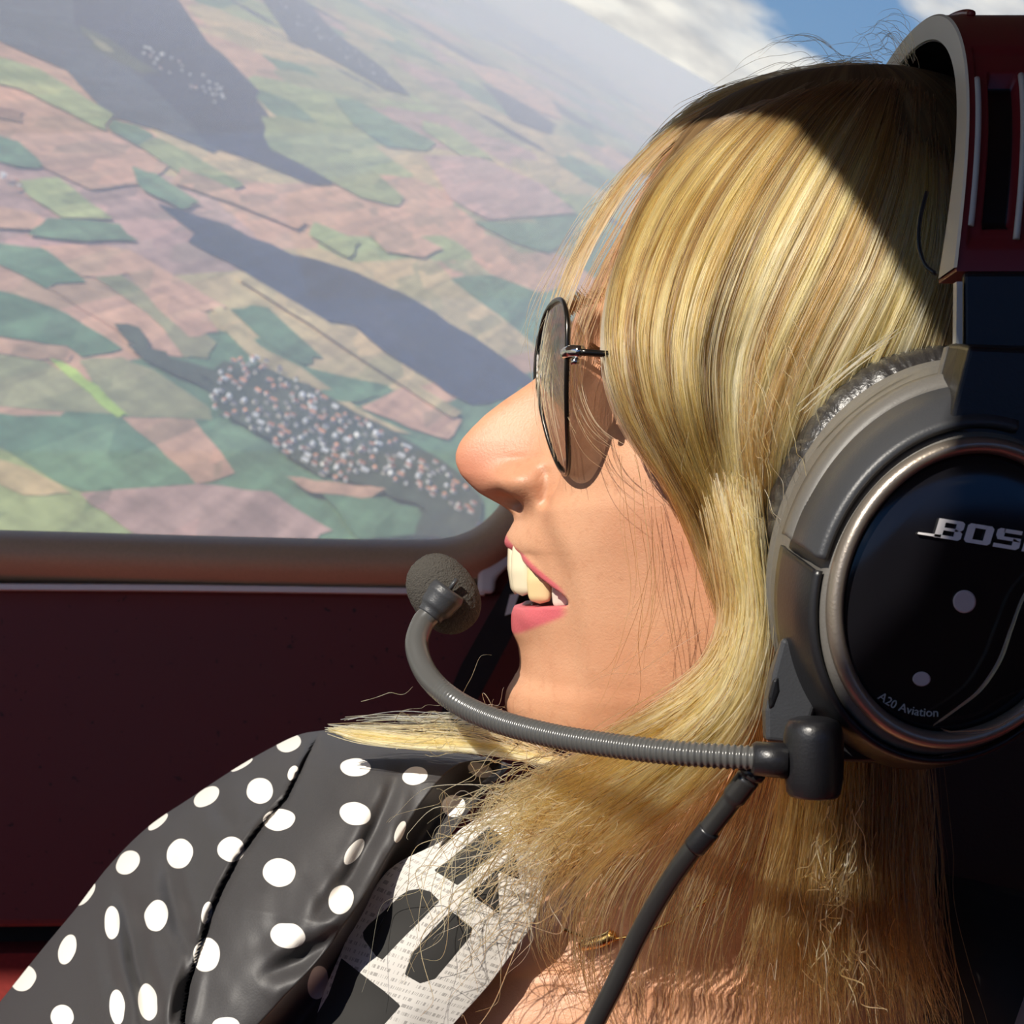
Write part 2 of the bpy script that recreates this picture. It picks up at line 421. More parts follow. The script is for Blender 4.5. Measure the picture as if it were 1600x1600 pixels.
# ---------------------------------------------------------------- houses of the villages
wallm = [simple('house_wall_' + n, c, 0.9) for n, c in (('white', (.80,.77,.72)), ('cream', (.66,.58,.46)), ('grey', (.34,.33,.35)))]
roofm = [simple('house_roof_' + n, c, 0.9) for n, c in (('red', (.42,.15,.09)), ('slate', (.12,.11,.14)), ('pale', (.72,.70,.68)), ('orange', (.62,.26,.13)))]
def house_mesh(L, W, Hh, R, wm, rm):
    v = [(-L,-W,0),(L,-W,0),(L,W,0),(-L,W,0),(-L,-W,Hh),(L,-W,Hh),(L,W,Hh),(-L,W,Hh),(-L,0,Hh+R),(L,0,Hh+R),
         (-L-.5,-W-.6,Hh-.3),(L+.5,-W-.6,Hh-.3),(L+.5,W+.6,Hh-.3),(-L-.5,W+.6,Hh-.3),(-L-.5,0,Hh+R+.25),(L+.5,0,Hh+R+.25)]
    f = [(0,1,5,4),(2,3,7,6),(1,2,6,9,5),(3,0,4,8,7),(10,11,15,14),(12,13,14,15)]
    me = bpy.data.meshes.new('house'); me.from_pydata(v, [], f); me.materials.append(wm); me.materials.append(rm)
    me.polygons.foreach_set('material_index', [0,0,0,0,1,1]); return me
KIND = [('white house with a red roof', house_mesh(7, 5.0, 6, 4, wallm[0], roofm[0])), ('pale house with a light roof', house_mesh(8, 5.5, 6, 3, wallm[0], roofm[2])),
        ('cream house with a slate roof', house_mesh(6.5, 5, 6, 4.5, wallm[1], roofm[1])), ('grey house with an orange roof', house_mesh(8, 5.5, 6, 4, wallm[2], roofm[3])),
        ('white house with a slate roof', house_mesh(6, 4.5, 7, 4, wallm[0], roofm[1])), ('long pale barn with a light roof', house_mesh(16, 7, 7, 3, wallm[1], roofm[2]))]
GR = Matrix([U, V, N]).transposed()
def village(poly, n, wts, place, group, core=None):
    q = np.array(poly, float); made = []
    tries = 0
    while len(made) < n and tries < 20000:
        tries += 1
        x = rng.uniform(q[:, 0].min(), q[:, 0].max()); y = rng.uniform(q[:, 1].min(), q[:, 1].max())
        if sdf_poly(np.array([x]), np.array([y]), q)[0] < 0: continue
        kk = rng.choice(len(KIND), p=wts)
        u_, v_ = ground_uv(np.array(x), np.array(y)); R = (17.5 if kk == 5 else 10.0)*1.12
        if any((u_-a)**2 + (v_-b)**2 < (R+q_)**2 for a, b, q_ in made): continue
        made.append((u_, v_, R))
        nm, me = KIND[kk]
        o = bpy.data.objects.new('house', me)
        u_, v_ = ground_uv(np.array(x), np.array(y))
        sc = rng.uniform(0.8, 1.12)
        o.matrix_world = Matrix.Translation(Vector(G(u_, v_, 12.3))) @ (GR @ Matrix.Rotation(rng.choice([0.3, 1.87]) + rng.normal(0, .2), 3, 'Z') @ Matrix.Diagonal((sc,)*3)).to_4x4()
        COL.objects.link(o); tag(o, 'tiny %s %s' % (nm, place), 'house', group)
village([(325,610),(345,575),(395,560),(450,590),(520,635),(590,680),(640,700),(700,745),(740,780),(740,815),(690,800),(640,770),(570,745),(550,770),(500,750),(440,715),(380,680),(330,645)], 205,
        [.28,.18,.12,.26,.12,.04], 'in the large village left of the nose', 'houses of the large village')
village([(215,75),(240,80),(300,110),(345,140),(355,165),(330,165),(280,130),(220,95)], 34, [.2,.4,.1,.05,.25,0], 'in the village row at upper left', 'houses of the upper left village')
village([(425,5),(440,3),(500,45),(560,85),(615,125),(605,132),(540,98),(480,60)], 26, [.1,.6,.05,.05,.2,0], 'in the far strip at window top', 'houses of the far village strip')
village([(0,275),(15,280),(42,300),(36,310),(10,295),(0,290)], 6, [.2,.6,.1,.1,0,0], 'at the left edge of the window', 'houses at the left edge')
# ---------------------------------------------------------------- cabin shell
m_maroon, nt, b = new_mat('maroon_leather')
tc = nt.add('ShaderNodeTexCoord').outputs['Object']
sp = nt.noise(tc, 170, 2, 0.5)
cl = nt.mix(nt.ramp(sp, [(0.27, 1.0), (0.33, 0.0)]), (0.15, 0.026, 0.026), (0.03, 0.008, 0.008))
nt.l.new(nt.mix(nt.ramp(nt.noise(tc, 7, 3), [(0.35, 0.0), (0.7, 0.5)]), cl, (0.12, 0.034, 0.034)), b.inputs['Base Color'])
b.inputs['Roughness'].default_value = 0.55
bp = nt.add('ShaderNodeBump', {'Height': nt.noise(tc, 900, 2), 'Strength': 0.25, 'Distance': 0.0005}); nt.l.new(bp.outputs[0], b.inputs['Normal'])
m_red = simple('red_carpet', (0.22, 0.02, 0.015), 0.9, noise=0.3, nscale=300)
m_taupe = simple('taupe_plastic', (0.62, 0.41, 0.25), 0.6, noise=0.12, nscale=500, bump=0.15, bscale=900)
m_trim = simple('white_plastic', (0.90, 0.89, 0.86), 0.45)
m_lining = simple('beige_lining', (0.26, 0.22, 0.18), 0.9)
m_black = simple('black_webbing', (0.012, 0.010, 0.010), 0.8, bump=0.3, bscale=1500)
WY = 0.86
def st(o): return tag(o, kind='structure')
# lower cabin side
st(prism('wall_right', [(-2400,905),(20,912),(420,917),(700,922),(1000,926),(4000,940),(4000,1445),(600,1445),(0,1452),(-2400,1460)], WY, WY+.06, m_maroon, bevel=0.006))
st(prism('trim_1', [(-2400,1500),(0,1490),(600,1480),(4000,1480),(4000,2900),(-2400,2900)], WY+.02, WY+.07, m_red))
st(prism('trim_2', [(-2400,1440),(4000,1430),(4000,1510),(-2400,1520)], WY+.045, WY+.065, m_black))
# window: opening outline, its padded frame and the pane
OPEN = smooth([(-2600,770),(-1200,800),(0,829),(400,840),(640,844),(705,840),(748,822),(785,785),(835,700),(900,590),(980,480),(1100,340),(1260,240),(1500,160),(1800,100),(2400,60),(3600,40)], 220)
def offset_line(q, d):
    t = np.gradient(q, axis=0); t /= np.linalg.norm(t, axis=1)[:, None]
    n = np.stack([-t[:, 1], t[:, 0]], 1)
    return q + n * d
rows = []
for off, Y in ((0, WY+.012), (-1, WY-.004), (3, WY-.016), (12, WY-.026), (30, WY-.031), (52, WY-.028), (70, WY-.016), (80, WY+.002), (86, WY+.03)):
    q = offset_line(OPEN, off)
    # keep the frame's lower band as straight as the photographed sill
    rows.append(P(q[:, 0], q[:, 1], Y))
rows = np.array(rows)
st(mesh('trim_3', rows.reshape(-1, 3), gfaces(rows.shape[0], rows.shape[1], flip=True), m_taupe, solid=0.004))
# pillar panel right of the window
o1 = offset_line(OPEN, 60)
pil = [tuple(p) for p in o1 if p[0] > 735 and p[1] < 900]
st(prism('wall_pillar', pil + [(4000, 100), (4000, 935), (760, 930)], WY+.004, WY+.06, m_maroon))
# white trim: the line under the sill and the strip rising beside the window
line = smooth([(-2400,903),(0,917),(300,919),(600,923),(757,925)], 80)
lv = []
for dy, Y in ((-6, WY-.012), (-4, WY-.018), (4, WY-.018), (6, WY-.012), (6, WY+.002), (-6, WY+.002)): lv.append(P(line[:, 0], line[:, 1]+dy, Y))
lv = np.array(lv).transpose(1, 0, 2).reshape(-1, 3)
st(mesh('trim_4', lv, gfaces(len(line), 6, True), m_trim, smooth_shade=False))
st(prism('trim_5', [(748,880),(764,850),(790,812),(830,740),(905,600),(1000,470),(1030,480),(930,640),(850,780),(800,880),(775,905),(773,928),(745,928)], WY-.02, WY+.0, m_trim, bevel=0.003))
# pane
m = bpy.data.materials.new('window_acrylic'); m.use_nodes = True; nt = NT(m.node_tree); nt.n.clear()
tr = nt.add('ShaderNodeBsdfTransparent', {'Color': (0.97, 0.98, 0.98, 1)})
df = nt.add('ShaderNodeBsdfTranslucent', {'Color': (0.9, 0.88, 0.86, 1)})
gl = nt.add('ShaderNodeBsdfGlossy', {'Color': (1, 1, 1, 1), 'Roughness': 0.03})
mx = nt.add('ShaderNodeMixShader', {0: 0.05, 1: tr.outputs[0], 2: df.outputs[0]})
mx2 = nt.add('ShaderNodeMixShader', {0: 0.03, 1: mx.outputs[0], 2: gl.outputs[0]})
o_ = nt.add('ShaderNodeOutputMaterial'); nt.l.new(mx2.outputs[0], o_.inputs['Surface'])
q = offset_line(OPEN, 20)[::3]
st(prism('window_1', [tuple(p) for p in q] + [(3600, -900), (-2600, -900)], WY+.008, WY+.011, m))
# belt strap on the pillar
strap = empty('seat_belt', P(770, 1000, WY-.03))
tag(strap, 'black seat belt strap hanging on the cabin side behind the chin', 'seat belt')
prism('strap', [(815,870),(850,900),(770,1050),(700,1180),(660,1180),(720,1040)], WY-.034, WY-.030, m_black, strap)
tp = prism('tip', [(797,930),(812,926),(800,958),(789,962)], WY-.040, WY-.034, m_trim, strap); tag(tp, 'small white belt tip')
# shell behind and around the photographer, with an unseen roof opening for the sun, shaped to throw shade on hair and headset
edge = [(-1.35,.225),(-.150,.225),(-.119,.145),(-.128,.06),(-.1445,.005),(-.1655,-.027),(-.188,-.062),(-.2215,-.09),(-.26,-.11),(-.32,-.2),(-.40,-.95)]
poly = edge + [(1.35,-.95),(1.35,.95),(-1.35,.95)]
v = [(x, y, .42) for x, y in poly] + [(x, y, .45) for x, y in poly]; n = len(poly)
f = [tuple(range(n)), tuple(range(2*n-1, n-1, -1))] + [(i, i+n, (i+1) % n + n, (i+1) % n) for i in range(n)]
st(mesh('ceiling', v, f, m_lining, smooth_shade=False))
st(box('floor', (-1.35,-.98,-1.0), (1.35,.95,-.95), m_red))
st(box('wall_front', (-1.40,-.98,-1.0), (-1.35,.95,-.30), m_lining))
st(box('wall_rear', (1.35,-.98,-1.0), (1.40,.95,.45), m_lining))
st(box('wall_left', (-1.40,-1.0,-1.0), (1.40,-.95,.12), m_lining))
# seat behind her
seat = empty('aircraft_seat', (0.12, 0.66, -0.95))
tag(seat, 'dark maroon leather aircraft seat behind her back', 'seat')
m_seat = simple('dark_seat_leather', (0.028, 0.012, 0.012), 0.5, bump=0.2, bscale=600)
box('backrest', (.10,.665,-.55), (.60,.77,-.06), m_seat, seat, bevel=.04)
box('headrest', (.16,.66,-.055), (.46,.74,.07), m_seat, seat, bevel=.035)
box('cushion', (-.02,.30,-.72), (.56,.68,-.56), m_seat, seat, bevel=.04)
box('base', (.04,.34,-.95), (.50,.72,-.72), m_lining, seat, bevel=.01)
# ---------------------------------------------------------------- the woman
PER = empty('person', (0.06, 0.52, -0.56),
            'blonde woman in a black polka dot dress turning her smiling face to the window', 'person')
xf_ = pchip([138,160,200,250,300,350,400,450,490,515,545,600,650,700,750,800,850,900,950,1000,1050,1081,1095,1110,1125,1140,1150,1165,1180,1210,1260,1340,1400,1450,1500,1560,1650,1800,2000,2300],
            [1290,1165,1085,1035,1003,977,952,923,901,893,889,882,870,850,832,815,806,806,808,811,806,791,789,792,802,822,840,872,898,915,925,915,880,760,560,330,150,60,30,60])
xb_ = pchip([138,160,200,300,400,500,600,700,800,900,1000,1100,1200,1300,1400,1450,1500,1560,1650,1800,2000,2300],
            [1370,1470,1560,1665,1715,1738,1740,1725,1690,1640,1570,1490,1440,1420,1440,1560,1760,1950,2080,2150,2150,2100])
b_ = pchip([138,160,200,250,300,400,500,600,700,800,900,1000,1060,1100,1150,1200,1260,1340,1400,1450,1500,1560,1650,1800,2000,2300],
           [40,140,205,252,284,318,332,334,328,312,288,262,242,222,205,205,210,212,215,230,262,300,340,390,420,420])
xc_ = pchip([138,300,600,900,1100,1180,1300,1420,1500,1650,2300], [1330,1320,1300,1235,1180,1170,1165,1150,1140,1100,1060])
w0_ = pchip([138,1250,1400,1500,1650,1900,2300], [0,0,-30,-90,-150,-170,-170])
prof_ = pchip([500,515,530,545,560,575,590,610,625,638,650,660,670,678,685,692,700,706,711,718,725,732,740,752,764,770,775,780,785,790,795,800,805,812,820,828,834,840,846,852,858,865,900,935,943,950,960,970,984,992,1000,1010,1020,1030,1040,1055],
              [895.5,892,886,880,868,853,838,811,789,772,757,747,737,730,724,719.5,716,714,713,713,714,716.5,720,730,742,749,757,766,775,784,791,797,800.5,801,797,793,790,788.5,788,789.5,794,803,807,809,806,802,799,798.5,799.5,802,806,809.5,811,812,811.5,805.5])
ys = np.concatenate([np.linspace(138,166,12), np.arange(172,440,8), np.arange(440,1215,3), np.arange(1222,1500,9), np.arange(1510,2310,20)])
uu = np.linspace(-1, 1, 401)[:-1]
th = np.sign(uu) * np.pi * np.abs(uu) ** 1.3
def head(ys, th):
    y = ys[:, None] + 0*th[None]; t = th[None] + 0*ys[:, None]
    xc, xf, xb, bb, w0 = xc_(y), xf_(y), xb_(y), b_(y), w0_(y)
    c, s_ = np.cos(t), np.sin(t)
    x = np.where(c > 0, xc - (xc-xf)*c, xc - (xb-xc)*c)
    w = bb * s_ + w0
    lip = np.zeros_like(x); cav = np.zeros_like(x); lid = np.zeros_like(x)
    face = (y > 440) & (y < 1160) & (c > -0.1)
    a = np.abs(w)
    # cheeks
    g = np.exp(-((y-745)/95)**2 - ((x-975)/90)**2); x = x - 9*g; w = w + np.sign(w)*10*g
    # smile fold: cheek side stands out, mouth side falls in
    fy = np.array([775,800,825,850,885,920,960,1000,1040,1090,1130]); fx = np.array([846,850,860,872,886,893,899,903,906,908,912])
    d = x - np.interp(y, fy, fx)
    fade = sstep(765,800,y) * (1-sstep(1000,1120,y)) * sstep(60,100,a) * (c > 0)
    k_ = sstep(-24, 20, d); am = (10*np.exp(-np.maximum(d,0)/75)*k_ - 3*np.exp(np.minimum(d,0)/26)*(1-k_)) * fade
    am = am * 1.0
    x = x - am*0.55; w = w + np.sign(w)*am*0.8
    # nose and lips from the profile
    D = np.where((y > 500) & (y < 1055), xf_(y) - prof_(y), 0)
    hw = np.interp(y, [500,545,600,650,690,725,752,775,795,812,834,858,900,940,960,990,1015,1040,1055], [40,40,46,56,68,74,80,80,74,66,95,125,125,115,110,100,80,90,110])
    x = x - D*np.exp(-1.9*(a/hw)**2)
    # nose wings, their crease and the nostrils
    g = np.exp(-((y-755)/27)**2 - ((a-72)/25)**2); x = x - 28*g; w = w + np.sign(w)*10*g*(c > 0)
    g = np.exp(-((y-752)/34)**2 - ((a-112)/15)**2); x = x + 15*g*(c > 0)
    g = np.exp(-((y-783)/11)**2 - ((a-36)/17)**2); x = x + 42*g*(c > 0)
    g = np.exp(-((y-756)/24)**2 - ((x-812)/26)**2) * (a < 150) * (c > 0); w = w + np.sign(w)*13*g
    g = np.exp(-((y-721)/9)**2 - ((x-815)/26)**2) * (a < 150) * (c > 0); w = w - np.sign(w)*6*g
    g = np.exp(-((x-847)/8)**2) * sstep(725,745,y)*(1-sstep(782,800,y)) * (a < 170) * (c > 0); w = w - np.sign(w)*9*g; x = x + 3*g
    a = np.abs(w)
    # philtrum
    g = np.exp(-((y-822)/14)**2 - (a/14)**2); x = x + 5*g*(c > 0)
    # mouth
    q = np.clip(a/160, 0, 1)
    yU = 856 + 72*q**1.5; yL = 945 - 10*q**2
    inn = np.minimum(y-yU, yL-y)
    m_ = sstep(-1.5, 6, inn) * (1-sstep(142, 160, a)) * (c > 0)
    x = x + 95*m_*(1-0.6*q**3); cav = m_
    lipu = sstep(-24*(1-.55*q)-3, -24*(1-.55*q)+3, y-yU) * (y < yU+8)
    lipl = (y > yL-8) * (1-sstep(44*(1-.75*q**2)-4, 44*(1-.75*q**2)+4, y-yL))
    lip = np.maximum(lipu, lipl) * (1-sstep(140,162,a)) * (c > 0)
    bulge = (np.exp(-((y-(yU-11))/10)**2) + np.exp(-((y-(yL+20))/17)**2)) * (1-sstep(70,140,a)) * sstep(40,110,a) * (c > 0)
    x = x - 7*bulge
    # eyes: socket, lids around a narrowed slit
    g = np.exp(-((y-562)/46)**2 - ((a-140)/62)**2) * (c > 0); x = x + 30*g
    rr = 58.0**2 - (y-575)**2 - (a-145)**2
    xs = 984 - np.sqrt(np.maximum(rr, 0)); on = (rr > 0) & (c > 0)
    x = np.where(on, np.minimum(x, xs), x)
    qe = (a-145)/44
    slit = np.minimum(y-(571-12*(1-qe**2)), (578+9*(1-qe**2))-y)
    sl_ = sstep(-1, 3, slit) * (np.abs(qe) < 1) * (c > 0)
    x = x + 36*sl_
    # brow ridge
    g = np.exp(-((y-505)/16)**2 - ((a-120)/70)**2) * (c > 0); x = x - 7*g
    # collar bones and the hollow between
    x2 = x
    yc = 1478 + 0.06*np.abs(x-900)
    g = np.exp(-((y-yc)/16)**2) * sstep(-150, 60, w) * ((x > 500) & (x < 1500)); w = w + 14*g
    g = np.exp(-((y-1470)/22)**2 - ((x-905)/30)**2) * (w > 0); w = w - 18*g
    return x, y, w, lip, cav
hx, hy, hw_, lip, cav = head(ys, th)
R_, C2 = hx.shape
verts = M(hx, hy, hw_).reshape(-1, 3)
faces = gfaces(R_, C2, True)
faces.append(tuple(range(C2))[::-1])
m_skin, nt, b = new_mat('skin')
tc = nt.add('ShaderNodeTexCoord').outputs['Object']
n_big = nt.noise(tc, 28, 4, 0.6); n_fine = nt.noise(tc, 260, 4, 0.6)
colr = nt.mix(nt.ramp(n_big, [(0.35, 0.0), (0.7, 1.0)]), (0.60, 0.325, 0.195), (0.53, 0.255, 0.145))
colr = nt.mix(nt.ramp(n_fine, [(0.56, 0.0), (0.78, 0.5)]), colr, (0.43, 0.19, 0.10))
colr = nt.mix(nt.attr('blush'), colr, (0.60, 0.22, 0.14))
colr = nt.mix(nt.attr('lip'), colr, (0.60, 0.13, 0.15))
colr = nt.mix(nt.attr('cavity'), colr, (0.16, 0.03, 0.025))
nt.l.new(colr, b.inputs['Base Color'])
b.inputs['Roughness'].default_value = 0.42
b.inputs['Subsurface Weight'].default_value = 0.12; b.inputs['Subsurface Radius'].default_value = (1.0, 0.35, 0.18); b.inputs['Subsurface Scale'].default_value = 0.004
bp = nt.add('ShaderNodeBump', {'Height': nt.noise(tc, 1100, 4, 0.65), 'Strength': 0.38, 'Distance': 0.0005}); nt.l.new(bp.outputs[0], b.inputs['Normal'])
body = mesh('body', verts, faces, m_skin, PER)
fattr(body, 'lip', lip); fattr(body, 'cavity', cav)
blush = 0.75*np.exp(-((hy-735)/45)**2 - (hw_/75)**2) * (hx < 850) + 0.3*np.exp(-((hy-850)/70)**2 - ((hx-1050)/70)**2)
fattr(body, 'blush', blush)

def surf_w(px, py, off=0.0):
    """lateral offset of the near side of the head seen at photo pixel (px, py)."""
    w = 200.0
    for _ in range(12):
        k = 1 - w*S/HY
        x = 800 + (px-800)*k; y = 800 + (py-800)*k
        xc, xf, xb, bb = float(xc_(y)), float(xf_(y)), float(xb_(y)), float(b_(y))
        a = (xc-xf) if x < xc else (xb-xc)
        w = 0.5*w + 0.5*(bb*math.sqrt(max(0.0, 1-((x-xc)/a)**2)) + float(w0_(y)) + off)
    return w
def surfY(px, py, off=0.0): return HY - surf_w(px, py, off)*S

_pv = verts[verts[:, 1] < 0.62]
_px = 800 + _pv[:, 0]/_pv[:, 1]*F; _py = 800 - _pv[:, 2]/_pv[:, 1]*F
def bodyY(px, py, r=9.0):
    d = np.hypot(_px-px, _py-py)
    while True:
        k = d < r
        if k.any(): return float(_pv[k, 1].min())
        r *= 1.5

# eyes
m_eye, nt, b = new_mat('eye')
tc = nt.add('ShaderNodeTexCoord').outputs['Object']
b.inputs['Roughness'].default_value = 0.08
d_ = nt.attr('iris')
nt.l.new(nt.ramp(d_, [(0.0, (0.01, 0.008, 0.006)), (0.20, (0.01, 0.008, 0.006)), (0.22, (0.13, 0.07, 0.03)), (0.42, (0.05, 0.03, 0.015)), (0.46, (0.72, 0.66, 0.60)), (1.0, (0.72, 0.64, 0.58))]), b.inputs['Base Color'])
for sgn in (1, -1):
    t_ = np.linspace(0, np.pi, 25); p_ = np.linspace(0, 2*np.pi, 36, endpoint=False)
    T, Q = np.meshgrid(t_, p_, indexing='ij')
    v = M(984 - 53*np.cos(T), 575 + 53*np.sin(T)*np.cos(Q), sgn*145 + 53*np.sin(T)*np.sin(Q)).reshape(-1, 3)
    e = mesh('eye', v, gfaces(25, 36, True), m_eye, PER); fattr(e, 'iris', (T/1.2).clip(0, 1))

# teeth
m_tooth = simple('tooth_enamel', (0.80, 0.70, 0.50), 0.22, noise=0.06, nscale=200)
m_tooth2 = simple('tooth_enamel_warm', (0.80, 0.63, 0.34), 0.22, noise=0.06, nscale=200)
m_tooth3 = simple('tooth_enamel_shade', (0.70, 0.64, 0.54), 0.25, noise=0.06, nscale=200)
def tooth(cx, ytop, ybot, w, half, depth, nx, m):
    """rounded crown; (nx) is the outward direction (-x forward, w lateral)."""
    nu, nv = 20, 18
    A = np.linspace(0, 2*np.pi, nu, endpoint=False); Bv = np.linspace(0, 1, nv)
    T, B2 = np.meshgrid(A, Bv)
    taper = np.interp(B2, [0, .25, .6, .85, .95, 1], [.78, .95, 1.0, .93, .76, .0])
    cc, ss = np.cos(T), np.sin(T)
    ex = np.sign(cc)*np.abs(cc)**0.75; es = np.sign(ss)*np.abs(ss)**0.75
    lx = half*taper*ex; ld = depth*np.interp(B2, [0, .5, .9, 1], [.9, 1, .55, 0])*es
    ox, ow = nx
    x = cx + ox*ld - ow*lx*1.0; ww = w + ow*ld + ox*lx
    y = ytop + (ybot-ytop)*B2
    return mesh('tooth', M(x, y, ww).reshape(-1, 3), gfaces(nv, nu, True), m, PER)
arch = [(805, 856, 928, 19, 19, 12, 8, m_tooth), (816, 862, 928, 54, 19, 13, 48, m_tooth), (842, 878, 938, 82, 20, 14, 64, m_tooth2), (877, 893, 945, 104, 18, 15, 76, m_tooth3), (910, 905, 948, 116, 17, 16, 80, m_tooth3)]
for sg in (1, -1):
    for cx, yt, yb, ww, hf, dp, ag, mm in arch:
        a = math.radians(ag)
        tooth(cx, yt-12, yb, sg*ww, hf, dp, (-math.cos(a), sg*math.sin(a)), mm)
# lower teeth edge hidden in the mouth
for sg in (1, -1):
    for cx, ww, ag in ((832, 14, 5), (840, 42, 22), (858, 68, 42), (885, 86, 62)):
        a = math.radians(ag); o = tooth(cx, 985, 942, sg*ww, 13, 10, (-math.cos(a), sg*math.sin(a)), m_tooth3)

# ---------------------------------------------------------------- dress
OUT = smooth([(505,1141),(470,1147),(430,1165),(370,1199),(300,1245),(230,1293),(170,1353),(120,1418),(70,1478),(30,1528),(-15,1585),(-70,1665),(-120,1760)], 240)
RID = smooth([(770,1185),(715,1195),(672,1235),(622,1310),(568,1400),(505,1490),(432,1570),(360,1650),(280,1760)], 240)
INN = smooth([(800,1195),(765,1230),(735,1265),(690,1320),(622,1395),(572,1490),(505,1590),(430,1690),(350,1790)], 240)
tt = np.linspace(0, 1, 240)
Yo = np.interp(tt, [0, .2, .6, 1], [.555, .585, .60, .59]); Yr = np.interp(tt, [0, .15, .5, 1], [.475, .455, .425, .415]); Yi = np.interp(tt, [0, .2, .5, 1], [.475, .452, .440, .435])
cols = np.concatenate([np.linspace(-1, -0.04, 18), np.linspace(0, 1, 150)**1.5, 1 + np.linspace(0.03, 1, 26)])
PX = np.zeros((240, len(cols))); PY = PX.copy(); YY = PX.copy()
for j, c in enumerate(cols):
    if c < 0:
        k = -c; PX[:, j] = OUT[:, 0] + 60*(1-np.sqrt(1-k*k)); PY[:, j] = OUT[:, 1] + 40*(1-np.sqrt(1-k*k)); YY[:, j] = Yo + .07*k
    elif c <= 1:
        PX[:, j] = OUT[:, 0]*(1-c) + RID[:, 0]*c; PY[:, j] = OUT[:, 1]*(1-c) + RID[:, 1]*c
        YY[:, j] = Yo + (Yr-Yo)*np.sqrt(np.maximum(1-(1-c)**2, 0))
    else:
        k = c-1; PX[:, j] = RID[:, 0]*(1-k) + INN[:, 0]*k; PY[:, j] = RID[:, 1]*(1-k) + INN[:, 1]*k
        YY[:, j] = Yr + (Yi-Yr)*np.minimum(1, k*1.0)**0.6 + .012*np.sin(k*np.pi)
dY = np.zeros_like(PX)
SEAM = [(500,1142),(470,1195),(445,1245),(405,1290),(370,1338),(345,1385),(325,1430),(308,1490),(292,1540),(278,1640)]
d, sd, _ = dist_line(PX, PY, SEAM)
dY += np.where(sd > 0, .0065*np.exp(-d/42), -.001*np.exp(-d/20)) * sstep(1140, 1200, PY)
dY -= .004*np.exp(-(d/5)**2)
for pts, wd, am in (([(190,1380),(200,1430),(212,1500),(228,1560),(240,1640)], 15, .010), ([(262,1330),(268,1390),(280,1440),(300,1490)], 13, .006), ([(330,1225),(345,1270),(365,1300)], 14, .004),
                    ([(165,1440),(175,1520),(200,1600)], 12, .004), ([(620,1215),(590,1290),(548,1370),(470,1470)], 12, .0035), ([(560,1440),(470,1500),(400,1530)], 16, .004), ([(300,1480),(285,1560),(270,1620)], 10, .005)):
    d, sd, t_ = dist_line(PX, PY, pts)
    dY -= am*np.exp(-(d/wd)**2)*np.sin(np.pi*np.clip(t_*.9+.08, 0, 1)); dY += .45*am*np.exp(-((d-wd*2.0)/(wd*1.1))**2)*np.sin(np.pi*np.clip(t_*.9+.08, 0, 1))
dY += .0022*vnoise(PX/70, PY/90, 1.3) + .0008*vnoise(PX/24, PY/40, 5.3)
YY2 = YY - dY*np.clip((cols[None]+1), 0, 1)
m_dress, nt, b = new_mat('black_satin')
tc = nt.add('ShaderNodeTexCoord').outputs['Object']
wv = nt.noise(tc, 1500, 2)
cl = nt.mix(wv, (0.030, 0.028, 0.029), (0.046, 0.043, 0.044))
dm = nt.math('MULTIPLY', nt.math('ADD', nt.attr('dot'), 0.02), 18.0, clamp=True)
nt.l.new(nt.mix(dm, cl, (0.78, 0.74, 0.68)), b.inputs['Base Color'])
b.inputs['Roughness'].default_value = 0.55; b.inputs['Sheen Weight'].default_value = 0.08
bp = nt.add('ShaderNodeBump', {'Height': wv, 'Strength': 0.15, 'Distance': 0.0003}); nt.l.new(bp.outputs[0], b.inputs['Normal'])
dress = mesh('dress', P(PX, PY, YY2).reshape(-1, 3), gfaces(240, len(cols)), m_dress, PER)
DOTS = [(451,1161,20,14,-20),(378,1195,19,5,-30),(406,1236,21,20,0),(323,1245,22,13,-35),(458,1208,8,12,20),(436,1281,25,17,-8),(247,1284,20,7,-40),(281,1334,20,24,15),(361,1327,21,20,0),(200,1348,21,16,-45),
 (436,1363,26,22,5),(134,1397,22,9,-52),(175,1442,12,26,0),(244,1431,18,25,12),(323,1427,8,18,12),(323,1492,21,27,10),(450,1462,28,20,8),(105,1484,13,25,18),(36,1528,19,22,35),(231,1566,15,30,-5),(183,1573,12,28,-3),(97,1588,18,18,0),
 (497,1535,16,26,10),(353,1602,22,13,0),(556,1199,24,14,0),(555,1271,25,18,12),(648,1212,20,14,-10),(553,1331,10,24,35),(533,1406,19,24,20),(750,1203,20,11,15),(709,1259,18,17,0),(625,1300,7,18,22),(10,1640,18,22,30)]
best = np.full(PX.shape, -9.0)
wob = 0.06*vnoise(PX/14, PY/14, 3.3)
for cx, cy, rx, ry, ag in DOTS:
    a = math.radians(ag); x, y = PX-cx, PY-cy
    lx, ly = x*math.cos(a)+y*math.sin(a), -x*math.sin(a)+y*math.cos(a)
    best = np.maximum(best, 1 - np.sqrt((lx/rx)**2 + (ly/ry)**2) + wob)
fattr(dress, 'dot', np.maximum(best, -1))
